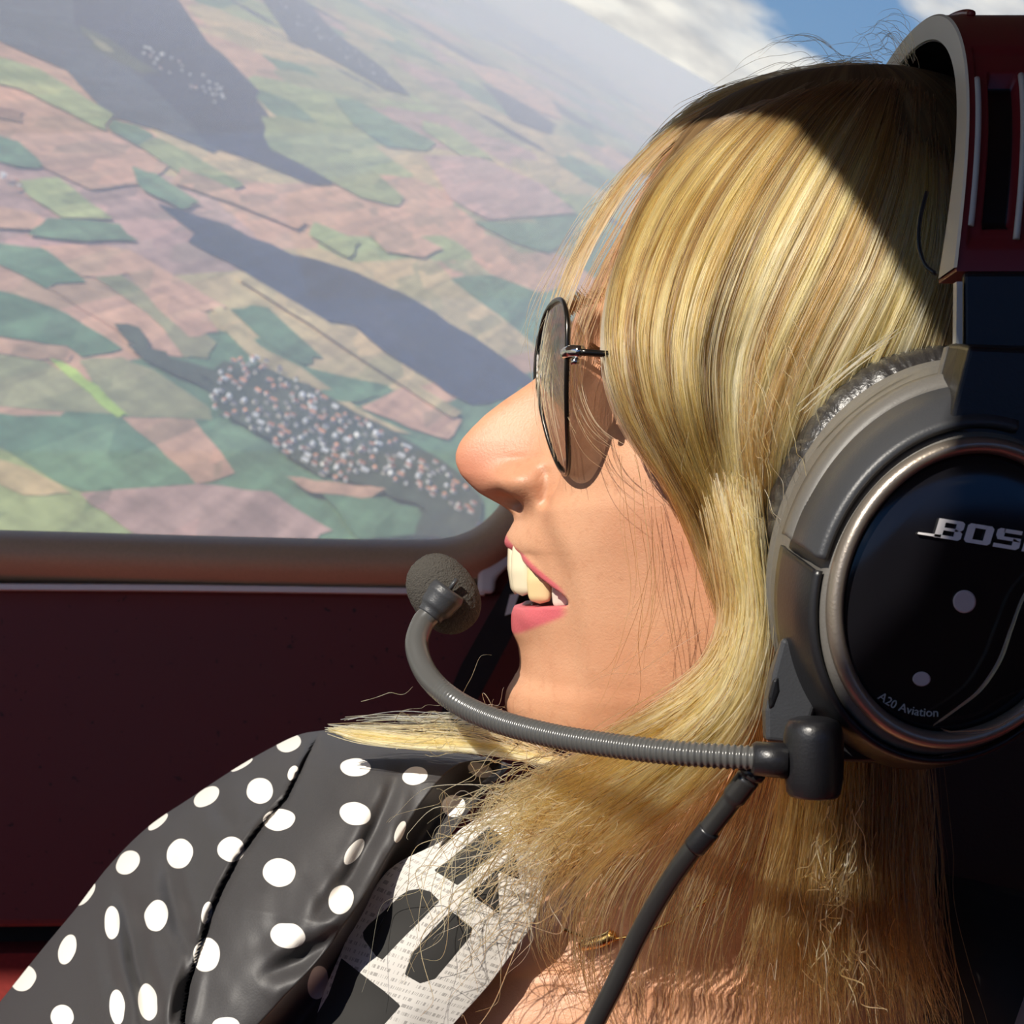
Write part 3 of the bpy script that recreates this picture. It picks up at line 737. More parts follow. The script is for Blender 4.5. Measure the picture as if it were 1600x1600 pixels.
# left shoulder of the dress, in shade at the right
Ls = smooth([(1780,1330),(1660,1430),(1600,1478),(1560,1550),(1535,1620),(1515,1720)], 40)
v = []
for i, p in enumerate(Ls):
    for k, (dx, Y) in enumerate(((0,.50),(2,.47),(14,.440),(60,.415),(160,.41),(300,.43),(420,.50))): v.append(P(p[0]+dx, p[1]+dx*.25, Y))
m_slv = simple('slate_satin', (0.14, 0.14, 0.19), 0.6, noise=.15, nscale=200)
sl2 = mesh('sleeve', v, gfaces(40, 7), m_slv, PER, solid=.002)
bk = [(1395,1388,.47),(1440,1376,.452),(1480,1378,.442),(1520,1388,.436),(1580,1402,.432),(1660,1420,.432),(1760,1440,.44)]
v = []
for i in range(30):
    t_ = i/29
    for a, b_2, Y in bk: v.append(P(a + 10*t_ + 40*t_*t_, b_2 + 330*t_, Y - .012*math.sin(t_*1.6) + .03*(1-t_)**6))
m_backc = simple('black_cloth', (0.016, 0.013, 0.013), 0.8, noise=.2, nscale=300)
mesh('shoulder_cloth', v, gfaces(30, len(bk)), m_backc, PER, solid=.003)
# printed neckline band
L_ = smooth([(800,1255),(770,1268),(690,1318),(610,1360),(560,1435),(530,1500),(505,1560),(480,1660)], 150)
R2 = smooth([(850,1275),(853,1320),(850,1380),(834,1437),(800,1487),(760,1540),(705,1602),(640,1690)], 150)
cs = np.linspace(0, 1, 170)
QX = L_[:, :1]*(1-cs) + R2[:, :1]*cs; QY = L_[:, 1:]*(1-cs) + R2[:, 1:]*cs
QD = np.interp(np.linspace(0,1,150), [0,.3,1], [.455,.445,.432])[:, None] + .004*(1-cs)**2 - .003*np.sin(np.pi*cs) + .0008*vnoise(QX/60, QY/60, 2.)
z7 = lambda *q: [(450+x/3.2, 1100+y/3.2) for x, y in q]
INK = [z7((560,950),(600,925),(660,915),(720,930),(775,985),(480,1290),(440,1270),(375,1180),(370,1140),(400,1100)), z7((815,1020),(930,1110),(925,1150),(890,1200),(740,1380),(660,1405),(575,1355),(610,1250),(680,1160)),
       z7((1010,608),(1110,680),(1118,700),(850,920),(715,835),(800,780)), z7((1140,735),(1165,895),(1058,855),(1065,1070),(890,950)), z7((270,1255),(490,1425),(580,1505),(480,1620),(100,1620),(200,1450))]
ink = np.full(QX.shape, -99.0)
for pl in INK: ink = np.maximum(ink, sdf_poly(QX, QY, pl) - 3)
m_print, nt, b = new_mat('printed_cloth')
uvx, uvy = nt.attr('across'), nt.attr('along')
rowp = nt.math('SINE', nt.math('MULTIPLY', uvy, 260.0)); 
wd = nt.noise(nt.add('ShaderNodeCombineXYZ', {'X': nt.math('MULTIPLY', uvx, 90.0), 'Y': nt.math('MULTIPLY', nt.math('FLOOR', nt.math('MULTIPLY', uvy, 41.4)), 7.3)}).outputs[0], 1.0, 2, .7)
txt = nt.math('MULTIPLY', nt.math('GREATER_THAN', rowp, 0.1), nt.math('GREATER_THAN', wd, 0.52))
paper = nt.mix(nt.math('MULTIPLY', txt, 0.7), (0.60, 0.575, 0.54), (0.20, 0.19, 0.18))
dm = nt.math('ADD', nt.math('MULTIPLY', nt.attr('ink'), 1.2), 0.5, clamp=True)
nt.l.new(nt.mix(dm, paper, (0.018, 0.017, 0.016)), b.inputs['Base Color']); b.inputs['Roughness'].default_value = .8
band = mesh('neckline_band', P(QX, QY, QD).reshape(-1, 3), gfaces(150, 170), m_print, PER, solid=.0012)
tag(band, 'white printed neckline band with black shapes')
fattr(band, 'ink', ink); fattr(band, 'across', np.broadcast_to(cs, QX.shape)); fattr(band, 'along', np.broadcast_to(np.linspace(0,1,150)[:, None], QX.shape))

# necklace: fine gold chain lying round the neck with one bar
NL = empty('necklace', P(940,1465,.43)); tag(NL, 'thin gold necklace lying on the skin under her hair', 'necklace')
m_gold = simple('gold', (0.95, 0.62, 0.22), 0.22, metal=1.0)
cp = [(1180,1330),(1120,1395),(1050,1440),(985,1463),(930,1468),(880,1452)]
pts = smooth([P(a, b_2, bodyY(a, b_2, 12)-.0012) for a, b_2 in cp], 90)
tube('chain', pts, .0006, m_gold, NL, 8)
bar = smooth([P(a, b_2, bodyY(a, b_2, 12)-.0022) for a, b_2 in ((905,1478),(925,1474),(945,1468),(962,1458))], 20)
tube('bar', bar, np.interp(np.linspace(0,1,20), [0,.1,.9,1], [.0008,.002,.0022,.0008]), m_gold, NL, 10)
# ---------------------------------------------------------------- sunglasses
GL = empty('sunglasses', M(867, 590, 250)); tag(GL, 'rimmed tinted sunglasses on her nose, half covered by hair strands', 'glasses')
m_frame = simple('gunmetal', (0.06, 0.055, 0.05), 0.25, metal=0.9)
m_silver = simple('bright_metal', (0.75, 0.74, 0.72), 0.15, metal=1.0)
m_lens = bpy.data.materials.new('tinted_lens'); m_lens.use_nodes = True; nt = NT(m_lens.node_tree); nt.n.clear()
gy = nt.attr('height')
tint = nt.ramp(gy, [(0.0, (0.97, 0.955, 0.94)), (0.35, (0.93, 0.90, 0.87)), (1.0, (0.70, 0.66, 0.67))])
tr = nt.add('ShaderNodeBsdfTransparent', {'Color': tint}); gl = nt.add('ShaderNodeBsdfGlossy', {'Roughness': 0.02})
fr = nt.add('ShaderNodeFresnel', {'IOR': 1.5})
mx = nt.add('ShaderNodeMixShader', {0: nt.math('MULTIPLY', fr.outputs[0], 0.8), 1: tr.outputs[0], 2: gl.outputs[0]})
o_ = nt.add('ShaderNodeOutputMaterial'); nt.l.new(mx.outputs[0], o_.inputs['Surface'])
# aviator outline in (lateral w, y)
LO = np.array([(40,520),(60,482),(110,463),(180,458),(245,468),(288,500),(300,545),(292,600),(268,660),(228,712),(182,738),(142,728),(112,690),(84,632),(56,575)], float)
LO[:, 1] = 499 + (LO[:, 1]-458)*.88
LO = smooth(np.vstack([LO, LO[:1]]), 97)[:-1]
def lens_x(w, y):        # the lens lies on a bowed plane ahead of the eyes
    a = np.abs(w); return 832 + 36*(a/300)**2 + 22*((y-590)/140)**2 - .0*(y-590) + 6
for sg in (1, -1):
    p = M(lens_x(LO[:, 0], LO[:, 1]), LO[:, 1], sg*LO[:, 0])
    pc = np.vstack([p, p[:2]])
    v, f = tube_data(pc, .0008, 8, cap=False)
    rim = mesh('rim', v, f, m_frame, GL)
    c0 = LO.mean(0); rr = np.linspace(0, .985, 12)
    W_ = c0[0] + (LO[:, 0]-c0[0])[None]*rr[:, None]; Y_ = c0[1] + (LO[:, 1]-c0[1])[None]*rr[:, None]
    ln = mesh('lens', M(lens_x(W_, Y_), Y_, sg*W_).reshape(-1, 3), gfaces(12, 96, True), m_lens, GL, solid=.0012)
    fattr(ln, 'height', ((740-Y_)/280).clip(0, 1))
    # hinge block, screw and temple arm
    h = [M(*q) for q in ((lens_x(296, 588), 586, sg*292), (880, 586, sg*312), (893, 588, sg*322))]
    tube('hinge', smooth(h, 8), .0021, m_silver, GL, 10)
    tube('screw', [M(884, 604, sg*318), M(884, 596, sg*318)], .0013, m_silver, GL, 8)
    tube('temple', smooth([M(890, 588, sg*324), M(940, 592, sg*324), M(1020, 600, sg*324), M(1120, 610, sg*324), M(1200, 622, sg*322), M(1260, 640, sg*318)], 40), .0011, m_frame, GL, 8)
    tube('nose_pad', smooth([M(842, 585, sg*40), M(852, 600, sg*42), M(860, 622, sg*40), M(862, 640, sg*38)], 12), .0012, m_silver, GL, 8)
tube('bridge', smooth([M(850, 556, -42), M(853, 548, -18), M(853, 548, 18), M(850, 556, 42)], 20), .0011, m_frame, GL, 8)
tube('brow_bar', smooth([M(852, 516, -62), M(855, 510, -25), M(855, 510, 25), M(852, 516, 62)], 20), .0010, m_frame, GL, 8)

# ---------------------------------------------------------------- headset
KS = .962
HS = empty('headset', P(1480, 900, .41)); tag(HS, 'black aviation headset with maroon headband and boom microphone on her head', 'headset')
m_shell = simple('grey_shell', (0.115, 0.108, 0.098), 0.48, noise=.1, nscale=900, bump=.1, bscale=1500)
m_band = simple('slate_shell', (0.040, 0.042, 0.047), 0.42, bump=.1, bscale=1500)
m_blk = simple('black_plastic', (0.012, 0.012, 0.014), 0.35, bump=.08, bscale=1200)
m_gloss = simple('gloss_black', (0.006, 0.006, 0.008), 0.12)
m_ring = simple('satin_ring', (0.36, 0.31, 0.26), 0.36, metal=.75, bump=.1, bscale=1500)
m_leather = simple('black_leather', (0.022, 0.02, 0.02), 0.33, bump=.22, bscale=1100)
m_foam = simple('grey_foam', (0.062, 0.056, 0.048), 1.0, noise=.25, nscale=1200, bump=.8, bscale=1600)
m_hb = simple('maroon_shell', (0.20, 0.018, 0.022), 0.36)
m_edge = simple('pale_edge', (0.62, 0.62, 0.58), 0.5)
m_ink = simple('white_ink', (0.82, 0.80, 0.80), 0.5)
m_grey = simple('grey_dot', (0.55, 0.48, 0.48), 0.5)
m_hole = simple('slot_black', (0.004, 0.004, 0.005), 0.4)
TILT = math.radians(21)
def ell(cx, cz, a, b, Y, phi, tilt=TILT):
    """ellipse in the XZ plane: a along the tilted vertical axis, b across."""
    x = a*np.sin(phi)*math.sin(tilt) + b*np.cos(phi)*math.cos(tilt)
    z = a*np.sin(phi)*math.cos(tilt) - b*np.cos(phi)*math.sin(tilt)
    return np.stack(np.broadcast_arrays(cx + x, Y, cz + z), -1)
PH = np.linspace(0, 2*np.pi, 160, endpoint=False)
def lathe_e(name, layers, mat, phi=PH, closed=True, capend=False, parent=None, flip=False):
    v = np.array([ell(cx, cz, a, b, Y, phi) for Y, a, b, cx, cz in layers])
    f = gfaces(len(layers), len(phi), closed, flip)
    n = len(phi)
    if capend: f.append(tuple(range((len(layers)-1)*n, len(layers)*n)))
    return mesh(name, v.reshape(-1, 3), f, mat, parent if parent is not None else HS)
cups = []
# ear cushion with wrinkles
ph = np.linspace(0, 2*np.pi, 420, endpoint=False); ps = np.linspace(0, 2*np.pi, 40, endpoint=False)
PHI, PSI = np.meshgrid(ph, ps)
wr = np.abs(np.sin(PHI*34 + 3*vnoise(PHI*9, PSI*.8, 2.2)))**.35 - .8
wr2 = vnoise(PHI*30, PSI*2.4, 4.4)
mr = .0118 + .0006*vnoise(PHI*3, PSI, 1.)
amp = np.clip(.5+.5*np.cos(PSI), 0, 1)
mr = mr + (.0016*wr + .0003*wr2)*(.35+.65*np.abs(np.sin(PSI*.5+.6)))
a_ = .0465 + mr*np.cos(PSI); b2_ = .0335 + mr*np.cos(PSI); Yc = .4165 + mr*.85*np.sin(PSI)
v = ell(.1231, -.006, a_, b2_, Yc, PHI)
cups.append(mesh('ear_cushion', v.reshape(-1, 3), gfaces(40, 420, True) + [(39*420+j, 39*420+(j+1) % 420, (j+1) % 420, j) for j in range(420)], m_leather, HS))
# cup shell (light outer rim, sloping wall), back of ring
c1, c2 = (.1231, -.0125), (.1157, -.0207)
def lay(Y, a, b, t): return (Y, a, b, c1[0]*(1-t)+c2[0]*t, c1[1]*(1-t)+c2[1]*t)
cups.append(lathe_e('cup_shell', [lay(.4095,.050,.038,0), lay(.4085,.0575,.0445,0), lay(.405,.0593,.0458,.02), lay(.4015,.0595,.0460,.05), lay(.400,.0582,.0450,.07), lay(.3985,.0580,.0448,.1), lay(.390,.0570,.0442,.25),
   lay(.378,.0528,.0412,.5), lay(.3665,.0480,.0382,.75), lay(.3600,.0452,.0362,.9), lay(.3560,.0436,.0352,1), lay(.3540,.0425,.0342,1), lay(.3535,.040,.032,1), lay(.3535,.001,.001,1)], m_shell, flip=True))
# slate arm that hugs the cup from the yoke down to the front, its sunlit bevel put into a lighter grey
ph2 = np.linspace(math.radians(92), math.radians(186), 70)
arm = lathe_e('cup_arm', [lay(.3790,.0535,.0418,.5), lay(.3785,.0560,.0440,.5), lay(.3740,.0552,.0436,.55), lay(.3685,.0521,.0417,.68)], m_shell, ph2, False, flip=True)
arm.modifiers.new('thickness', 'SOLIDIFY').thickness = .0018
cups.append(arm)
arm = lathe_e('cup_arm_face', [lay(.3688,.0516,.0412,.68), lay(.3682,.0523,.0419,.68), lay(.3610,.0486,.0393,.82), lay(.3545,.0452,.0366,1), lay(.3530,.0435,.0350,1)], m_band, ph2, False, flip=True)
arm.modifiers.new('thickness', 'SOLIDIFY').thickness = .0018
cups.append(arm)
# dark lower skirt of the cup
ph3 = np.linspace(math.radians(190), math.radians(335), 80)
sk = lathe_e('cup_skirt', [lay(.384,.0556,.0434,.4), lay(.3780,.0548,.0430,.5), lay(.3665,.0496,.0397,.75), lay(.3560,.0450,.0364,1), lay(.3540,.0438,.0352,1)], m_blk, ph3, False, flip=True)
sk.modifiers.new('thickness', 'SOLIDIFY').thickness = .0012
cups.append(sk)
# ring
ps = np.linspace(0, 2*np.pi, 20, endpoint=False); PHI, PSI = np.meshgrid(PH, ps)
v = ell(c2[0], c2[1], .0388+.0022*np.cos(PSI), .0318+.0022*np.cos(PSI), .3512+.0032*np.sin(PSI), PHI)
cups.append(mesh('trim_ring', v.reshape(-1, 3), gfaces(20, 160, True) + [(19*160+j, 19*160+(j+1) % 160, (j+1) % 160, j) for j in range(160)], m_ring, HS))
# face plate
cups.append(lathe_e('face_plate', [(.3545,.0372,.0302,*c2), (.3522,.0370,.0300,*c2), (.3516,.0355,.0286,*c2), (.3508,.028,.022,*c2), (.3505,.014,.011,*c2), (.3505,.0005,.0005,*c2)], m_gloss, flip=True))
def disc(name, px, py, rx, ry, Y, mat):
    a = np.linspace(0, 2*np.pi, 40, endpoint=False)
    v = np.concatenate([P(px + rx*k*np.cos(a), py + ry*k*np.sin(a), y_) for k, y_ in ((1, Y+.0012), (1, Y+.0003), (.9, Y))])
    return mesh(name, v, gfaces(3, 40, True) + [tuple(range(80, 120))[::-1]], mat, HS, False)
tag(disc('button', 1507, 940, 18, 18, .3494, m_grey), 'larger grey button'); tag(disc('button', 1440, 1061, 14, 11.5, .3502, m_grey), 'smaller grey button')
# lettering BOSE : slanted block letters as flat polygons
def rect(x0, y0, x1, y1): return [(x0,y0),(x1,y0),(x1,y1),(x0,y1)]
LET = []
LET += [[(-.62,.02),(.25,.02),(.25,.17),(-.62,.12)]]                                    # bar in front
LET += [rect(0,0,.28,1), rect(.28,.83,.70,1), rect(.28,.42,.70,.57), rect(.28,0,.70,.17), [(.70,.42),(.94,.52),(1.0,.60),(1.0,.90),(.90,1),(.70,1)], [(.70,0),(.90,0),(1.0,.10),(1.0,.38),(.92,.47),(.70,.57)]]
LET += [[(1.12,.12),(1.22,0),(1.42,0),(1.42,1),(1.22,1),(1.12,.88)], [(1.82,0),(2.02,0),(2.12,.12),(2.12,.88),(2.02,1),(1.82,1)], rect(1.40,0,1.84,.2), rect(1.40,.8,1.84,1)]
LET += [[(2.24,.62),(2.34,.42),(3.20,.42),(3.20,.60),(2.54,.60),(2.54,1),(2.34,1),(2.24,.9)], rect(2.5,.8,3.18,1), [(2.24,0),(3.1,0),(3.22,.12),(3.22,.42),(2.92,.58),(2.92,.2),(2.24,.2)]]
LET += [rect(3.34,0,3.62,1), rect(3.62,0,4.2,.2), rect(3.62,.4,4.1,.6), rect(3.62,.8,4.2,1)]
v, f = [], []
for pl in LET:
    b0 = len(v)
    for Yk in (.3496, .3504):
        for x, y in pl:
            bx = 1459 + x*41 + y*9; by = 839 + x*6.6 - y*29.5 + 0*y
            v.append(P(bx, by, Yk))
    k = len(pl); f += [tuple(range(b0, b0+k)), tuple(range(b0+2*k-1, b0+k-1, -1))] + [(b0+i, b0+k+i, b0+k+(i+1) % k, b0+(i+1) % k) for i in range(k)]
tag(mesh('lettering', v, f, m_ink, HS, False), 'white slanted BOSE lettering')
# A20 Aviation along the lower edge
tcv = bpy.data.curves.new('tmp', 'FONT'); tcv.body = 'A20 Aviation'; tcv.size = 1.0; tcv.extrude = 0.0; tcv.resolution_u = 3
to = bpy.data.objects.new('tmp', tcv); COL.objects.link(to)
dg = bpy.context.evaluated_depsgraph_get(); me = bpy.data.meshes.new_from_object(to.evaluated_get(dg))
tv = np.array([q.co[:] for q in me.vertices]); tf = [tuple(q.vertices) for q in me.polygons]
bpy.data.objects.remove(to); bpy.data.curves.remove(tcv); bpy.data.meshes.remove(me)
L = tv[:, 0].max()
path = smooth([(1371,1091),(1392,1105),(1415,1114),(1440,1119),(1466,1120)], 60)
tg = np.gradient(path, axis=0); tg /= np.linalg.norm(tg, axis=1)[:, None]
u_ = tv[:, 0]/L*59; i_ = np.clip(u_.astype(int), 0, 58); fr_ = (u_-i_)[:, None]
bp_ = path[i_]*(1-fr_) + path[i_+1]*fr_; tn = tg[i_]
q = bp_ + np.stack([tn[:, 1], -tn[:, 0]], 1)*(tv[:, 1:2]*19)
m_ink2 = simple('grey_ink', (0.42, 0.42, 0.42), 0.5)
tag(mesh('lettering', P(q[:, 0], q[:, 1], .3507), tf, m_ink2, HS, False, solid=.0003), 'small grey A20 Aviation lettering')
# yoke block with bevelled facets, slider and headband
def hull(name, rings, mat, par=HS):
    k = len(rings[0]); v = np.concatenate(rings); f = gfaces(len(rings), k, True) + [tuple(range(k))[::-1], tuple(range((len(rings)-1)*k, len(rings)*k))]
    return mesh(name, v, f, mat, par, False, bevel=.0012)
ring_ = lambda pts, Y: P([p[0] for p in pts], [p[1] for p in pts], Y)
cups.append(hull('yoke', [ring_([(1478,541),(1760,548),(1770,700),(1530,690),(1462,652),(1452,640)], .392), ring_([(1481,537),(1765,545),(1775,700),(1532,692),(1466,655),(1455,636)], .376),
     ring_([(1498,537),(1765,546),(1775,705),(1530,692),(1480,655),(1478,640)], .366), ring_([(1514,541),(1770,552),(1780,715),(1535,695),(1492,672),(1483,660)], .354)], m_blk))
fac = prism('yoke_facet', [(1455,640),(1480,541),(1497,541),(1466,655)], .3745, .3775, m_shell, HS)
cups.append(hull('slider', [ring_([(1503,425),(1752,425),(1756,552),(1496,546)], .386), ring_([(1505,425),(1755,425),(1760,552),(1506,546)], .3745)], m_blk))
cups.append(prism('slider_edge', [(1495,440),(1504,440),(1504,540),(1494,536)], .3740, .3770, m_edge, HS))  # lit side face of the black slider, put in as a pale strip
# headband arch over the head
na, nx_ = 220, 70
al = np.linspace(math.radians(2.8), math.pi-math.radians(2.8), na); xs_ = np.linspace(0, 1, nx_)**1.6
Zb, WX = .0597, .052
def arch(al, xf, r0):
    Rz, Ry = .1068 + r0, .1175 + r0
    X0 = .1175 + .0210*np.sin(al)**1.2 if np.all(np.sin(al) >= 0) else .1175 + .0210*np.sign(np.sin(al))*np.abs(np.sin(al))**1.2
    return np.stack(np.broadcast_arrays(X0 + xf*WX, HY - Ry*np.cos(al), Zb + Rz*np.sin(al)), -1)
A, X_ = np.meshgrid(al, xs_, indexing='ij')
dg_ = np.degrees(A); dgm = np.minimum(dg_, 180-dg_)
def slot(x0, x1, a0, a1, e=.012): return sstep(x0, x0+e, X_)*(1-sstep(x1-e, x1, X_))*sstep(a0, a0+1.2, dgm)*(1-sstep(a1-1.2, a1, dgm))
panel = slot(.035, .36, 6, 45, .015); hole = slot(.11, .285, 8.5, 38, .02)
outer = arch(A, X_, .0*A - .0010*panel - .0045*hole + .0)
t_in = .0150
inner = arch(A, X_, -t_in*(1-.5*np.sin(A)))
fm = [1 if hole[i, j] > .5 and hole[i+1, j+1] > .5 else 0 for i in range(na-1) for j in range(nx_-1)]
hb = mesh('headband', outer.reshape(-1, 3), gfaces(na, nx_), [m_hb, m_hole], HS, fmat=fm)
pad = mesh('headband_pad', inner.reshape(-1, 3), gfaces(na, nx_, flip=True), m_leather, HS, solid=.003)
for nm, xx in (('headband_edge', -.012), ('headband_edge', 1.012)):
    rr_ = [arch(al, np.full(na, xx + dx*(1 if xx < 0.5 else -1)), r*(1-.5*np.sin(al))) for dx, r in ((.012,.0006),(0,-.0004),(0,-.0075),(0,-.0138),(.02,-.0148))]
    v = np.array(rr_).transpose(1, 0, 2).reshape(-1, 3)
    tag(mesh(nm, v, gfaces(na, 5, flip=xx > .5), m_edge, HS, False), 'pale grey band edge')
# highlight lines along the slot, put in as pale tubes
for xf, a0, a1 in ((.050, 9, 36), (.292, 7, 37)):
    a2 = np.radians(np.linspace(a0, a1, 30)); tube('slot_glint', arch(a2, np.full(30, xf), np.full(30, -.0004)), .0009, m_edge, HS, 8)
for a0, a1 in ((math.radians(2), None),):
    for s2 in (0, 1):
        e_ = arch(np.array([al[0] if s2 == 0 else al[-1]]*2), np.array([0, 1.0]), np.array([0, 0]))
        f_ = arch(np.array([al[0] if s2 == 0 else al[-1]]*2), np.array([0, 1.0]), np.array([-t_in, -t_in]))
        mesh('headband_cap', [e_[0], e_[1], f_[1], f_[0]], [(0,1,2,3)], m_hb, HS, False, solid=.001)
# top ridge of the band
a2 = np.radians(np.linspace(64, 118, 40)); tube('top_ridge', arch(a2, np.full(40, .16), np.full(40, .0006)), .0012, m_hb, HS, 8)
# thin wire beside the band
tube('wire', smooth([P(1448,300,.392), P(1437,345,.39), P(1436,385,.388), P(1446,415,.386), P(1462,428,.384)], 30), .0007, m_blk, HS, 8)
# microphone boom: bracket, joint, gooseneck, foam
br = hull('boom_bracket', [ring_([(1222,995),(1262,1012),(1285,1060),(1262,1120),(1232,1160),(1192,1156),(1190,1110),(1200,1050)], .384), ring_([(1222,995),(1264,1014),(1290,1060),(1268,1124),(1236,1162),(1196,1158),(1196,1110),(1208,1050)], .372)], m_band)
ho = hull('bracket_hole', [ring_([(1205,1062),(1214,1056),(1216,1080),(1207,1104),(1199,1110),(1198,1090)], .375), ring_([(1208,1062),(1217,1056),(1219,1080),(1210,1104),(1202,1110),(1201,1090)], .3715)], m_hole)
br2 = hull('boom_bracket', [ring_([(1262,1012),(1420,1130),(1400,1195),(1320,1190),(1235,1160)], .39), ring_([(1264,1014),(1400,1130),(1380,1190),(1320,1190),(1240,1160)], .374)], m_blk)
jc = [P(1271, y, .360) for y in (1122,1126,1136,1150,1200,1216,1238,1243,1246)]
v, f = tube_data(jc, np.array([.0045,.0064,.0073,.0078,.0078,.0076,.0070,.0064,.0030]), 40); mesh('boom_joint', v, f, m_blk, HS)
jd = [M2 for M2 in (P(1258,1215,.3530), P(1260,1216,.3500))]
slv = [P(1232,1189,.360), P(1205,1187,.361), P(1180,1185,.362), P(1174,1184.5,.362)]
v, f = tube_data(slv, np.array([.0047,.0046,.0045,.0038]), 28); mesh('boom_sleeve', v, f, m_blk, HS)
path = smooth([P(1180,1185,.362), P(1120,1181,.365), P(1050,1176,.370), P(950,1164,.382), P(860,1149,.396), P(775,1126,.413), P(712,1096,.430), P(668,1055,.447), P(651,1010,.457), P(660,975,.463), P(676,956,.465)], 1300)
L = np.concatenate([[0], np.cumsum(np.linalg.norm(np.diff(path, axis=0), axis=1))]); tot = L[-1]
coil = (1-sstep(.62, .78, L/tot))
rad_ = .0033 + .00021*coil*np.sin(L/.00172*2*np.pi) - .0001*coil + .00012*sstep(.62,.9,L/tot)
m_cable = simple('cable_rubber', (0.022, 0.021, 0.021), 0.3, spec=.6)
m_goose = simple('gooseneck', (0.085, 0.085, 0.082), 0.24, spec=.7)
rad_ = rad_*np.interp(path[:, 1], [.36, .465], [1.0, 1.16]); v, f = tube_data(path, rad_, 22); mesh('boom_arm', v, f, m_goose, HS)
v, f = tube_data(smooth([P(671,962,.465), P(680,950,.4655), P(693,934,.466), P(703,920,.466)], 20), np.interp(np.linspace(0,1,20), [0,.2,.3,.8,1], [.0046,.0048,.0058,.0066,.0058]), 26); mesh('boom_collar', v, f, m_band, HS)
# foam: bean-shaped windscreen
t_ = np.linspace(0, np.pi, 70); p_ = np.linspace(0, 2*np.pi, 90, endpoint=False); T, Q = np.meshgrid(t_, p_, indexing='ij')
lx, ly, lz = np.sin(T)*np.cos(Q), np.cos(T), np.sin(T)*np.sin(Q)
lx, ly, lz = [np.sign(k)*np.abs(k)**.9 for k in (lx, ly, lz)]
jit = 1 + .018*vnoise(lx*22, ly*22, lz*22) + .012*vnoise(lx*50, ly*50, lz*50)
aa = math.radians(-36)
fx, fy = lx*51*jit, ly*66*jit
px_, py_ = 693 + fx*math.cos(aa) - fy*math.sin(aa), 928 + fx*math.sin(aa) + fy*math.cos(aa)
v = P(px_, py_, .477 + lz*.0105*jit)
mesh('microphone_foam', v.reshape(-1, 3), gfaces(70, 90, True), m_foam, HS)
tube('foam_clip', [P(700,925,.4655), P(708,913,.4645), P(714,905,.465)], .0008, m_band, HS, 8)
# cable down her front
cb = smooth([P(1180,1200,.366), P(1160,1228,.368), P(1120,1280,.372), P(1078,1332,.376), P(1035,1395,.382), P(993,1470,.388), P(960,1540,.391), P(925,1610,.394), P(890,1700,.398)], 120)
rr = np.full(120, .0028); rr[:5] = [.0034, .0037, .0037, .0037, .0035]
rr[5:14] = .0033; rr[4] = .0026
tube('cable', cb, rr, m_cable, HS, 18)
sg_ = smooth([P(1108,1296,.3730), P(1096,1311,.3740), P(1085,1324,.3752)], 10); tube('cable_sleeve', sg_, .0032, m_blk, HS, 18)
for o in HS.children:
    if o.type == 'MESH' and not o.name.startswith('headband') and o.name.split('.')[0] not in ('slot_glint', 'top_ridge'):
        o.data.transform(Matrix.Scale(KS, 4))
# far-side cup: the same pieces mirrored across the head
for o in list(cups):
    c = o.copy(); COL.objects.link(c); c.parent = HS
    c.matrix_parent_inverse = Matrix.Translation(-Vector(HS.location)) @ Matrix.Translation((0, 2*HY, 0)) @ Matrix.Diagonal((1, -1, 1, 1))
# ---------------------------------------------------------------- hair
def gp(q):
    """guide point: (px, py, k): k < 5 is a distance in metres, otherwise an offset above the head in pixels."""
    px, py, k = q
    return P(px, py, k if k < 5 else surfY(px, py, k))
def guides(gl, K): return np.array([smooth([gp(q) for q in g], K) for g in gl])
def lerp_guides(Gd, s):
    i = np.clip(np.floor(s).astype(int), 0, len(Gd)-2); f = (s-i)[:, None, None]
    f = f*f*(3-2*f)*.35 + f*.65
    return Gd[i]*(1-f) + Gd[i+1]*f
m_hair = bpy.data.materials.new('hair'); m_hair.use_nodes = True; nt = NT(m_hair.node_tree); nt.n.clear()
ph_ = nt.add('ShaderNodeBsdfHairPrincipled', parametrization='COLOR')
nt.l.new(nt.attr('tone', 'Color'), ph_.inputs['Color']); ph_.inputs['Roughness'].default_value = 0.30; ph_.inputs['Radial Roughness'].default_value = 0.5
ph_.inputs['Random Roughness'].default_value = 0.3
if 'Coat' in ph_.inputs: ph_.inputs['Coat'].default_value = 0.1
o_ = nt.add('ShaderNodeOutputMaterial'); nt.l.new(ph_.outputs[0], o_.inputs['Surface'])
TONES = np.array([(.66,.43,.135),(.49,.28,.07),(.82,.62,.31),(.28,.145,.036),(.15,.072,.022),(.07,.034,.012)])
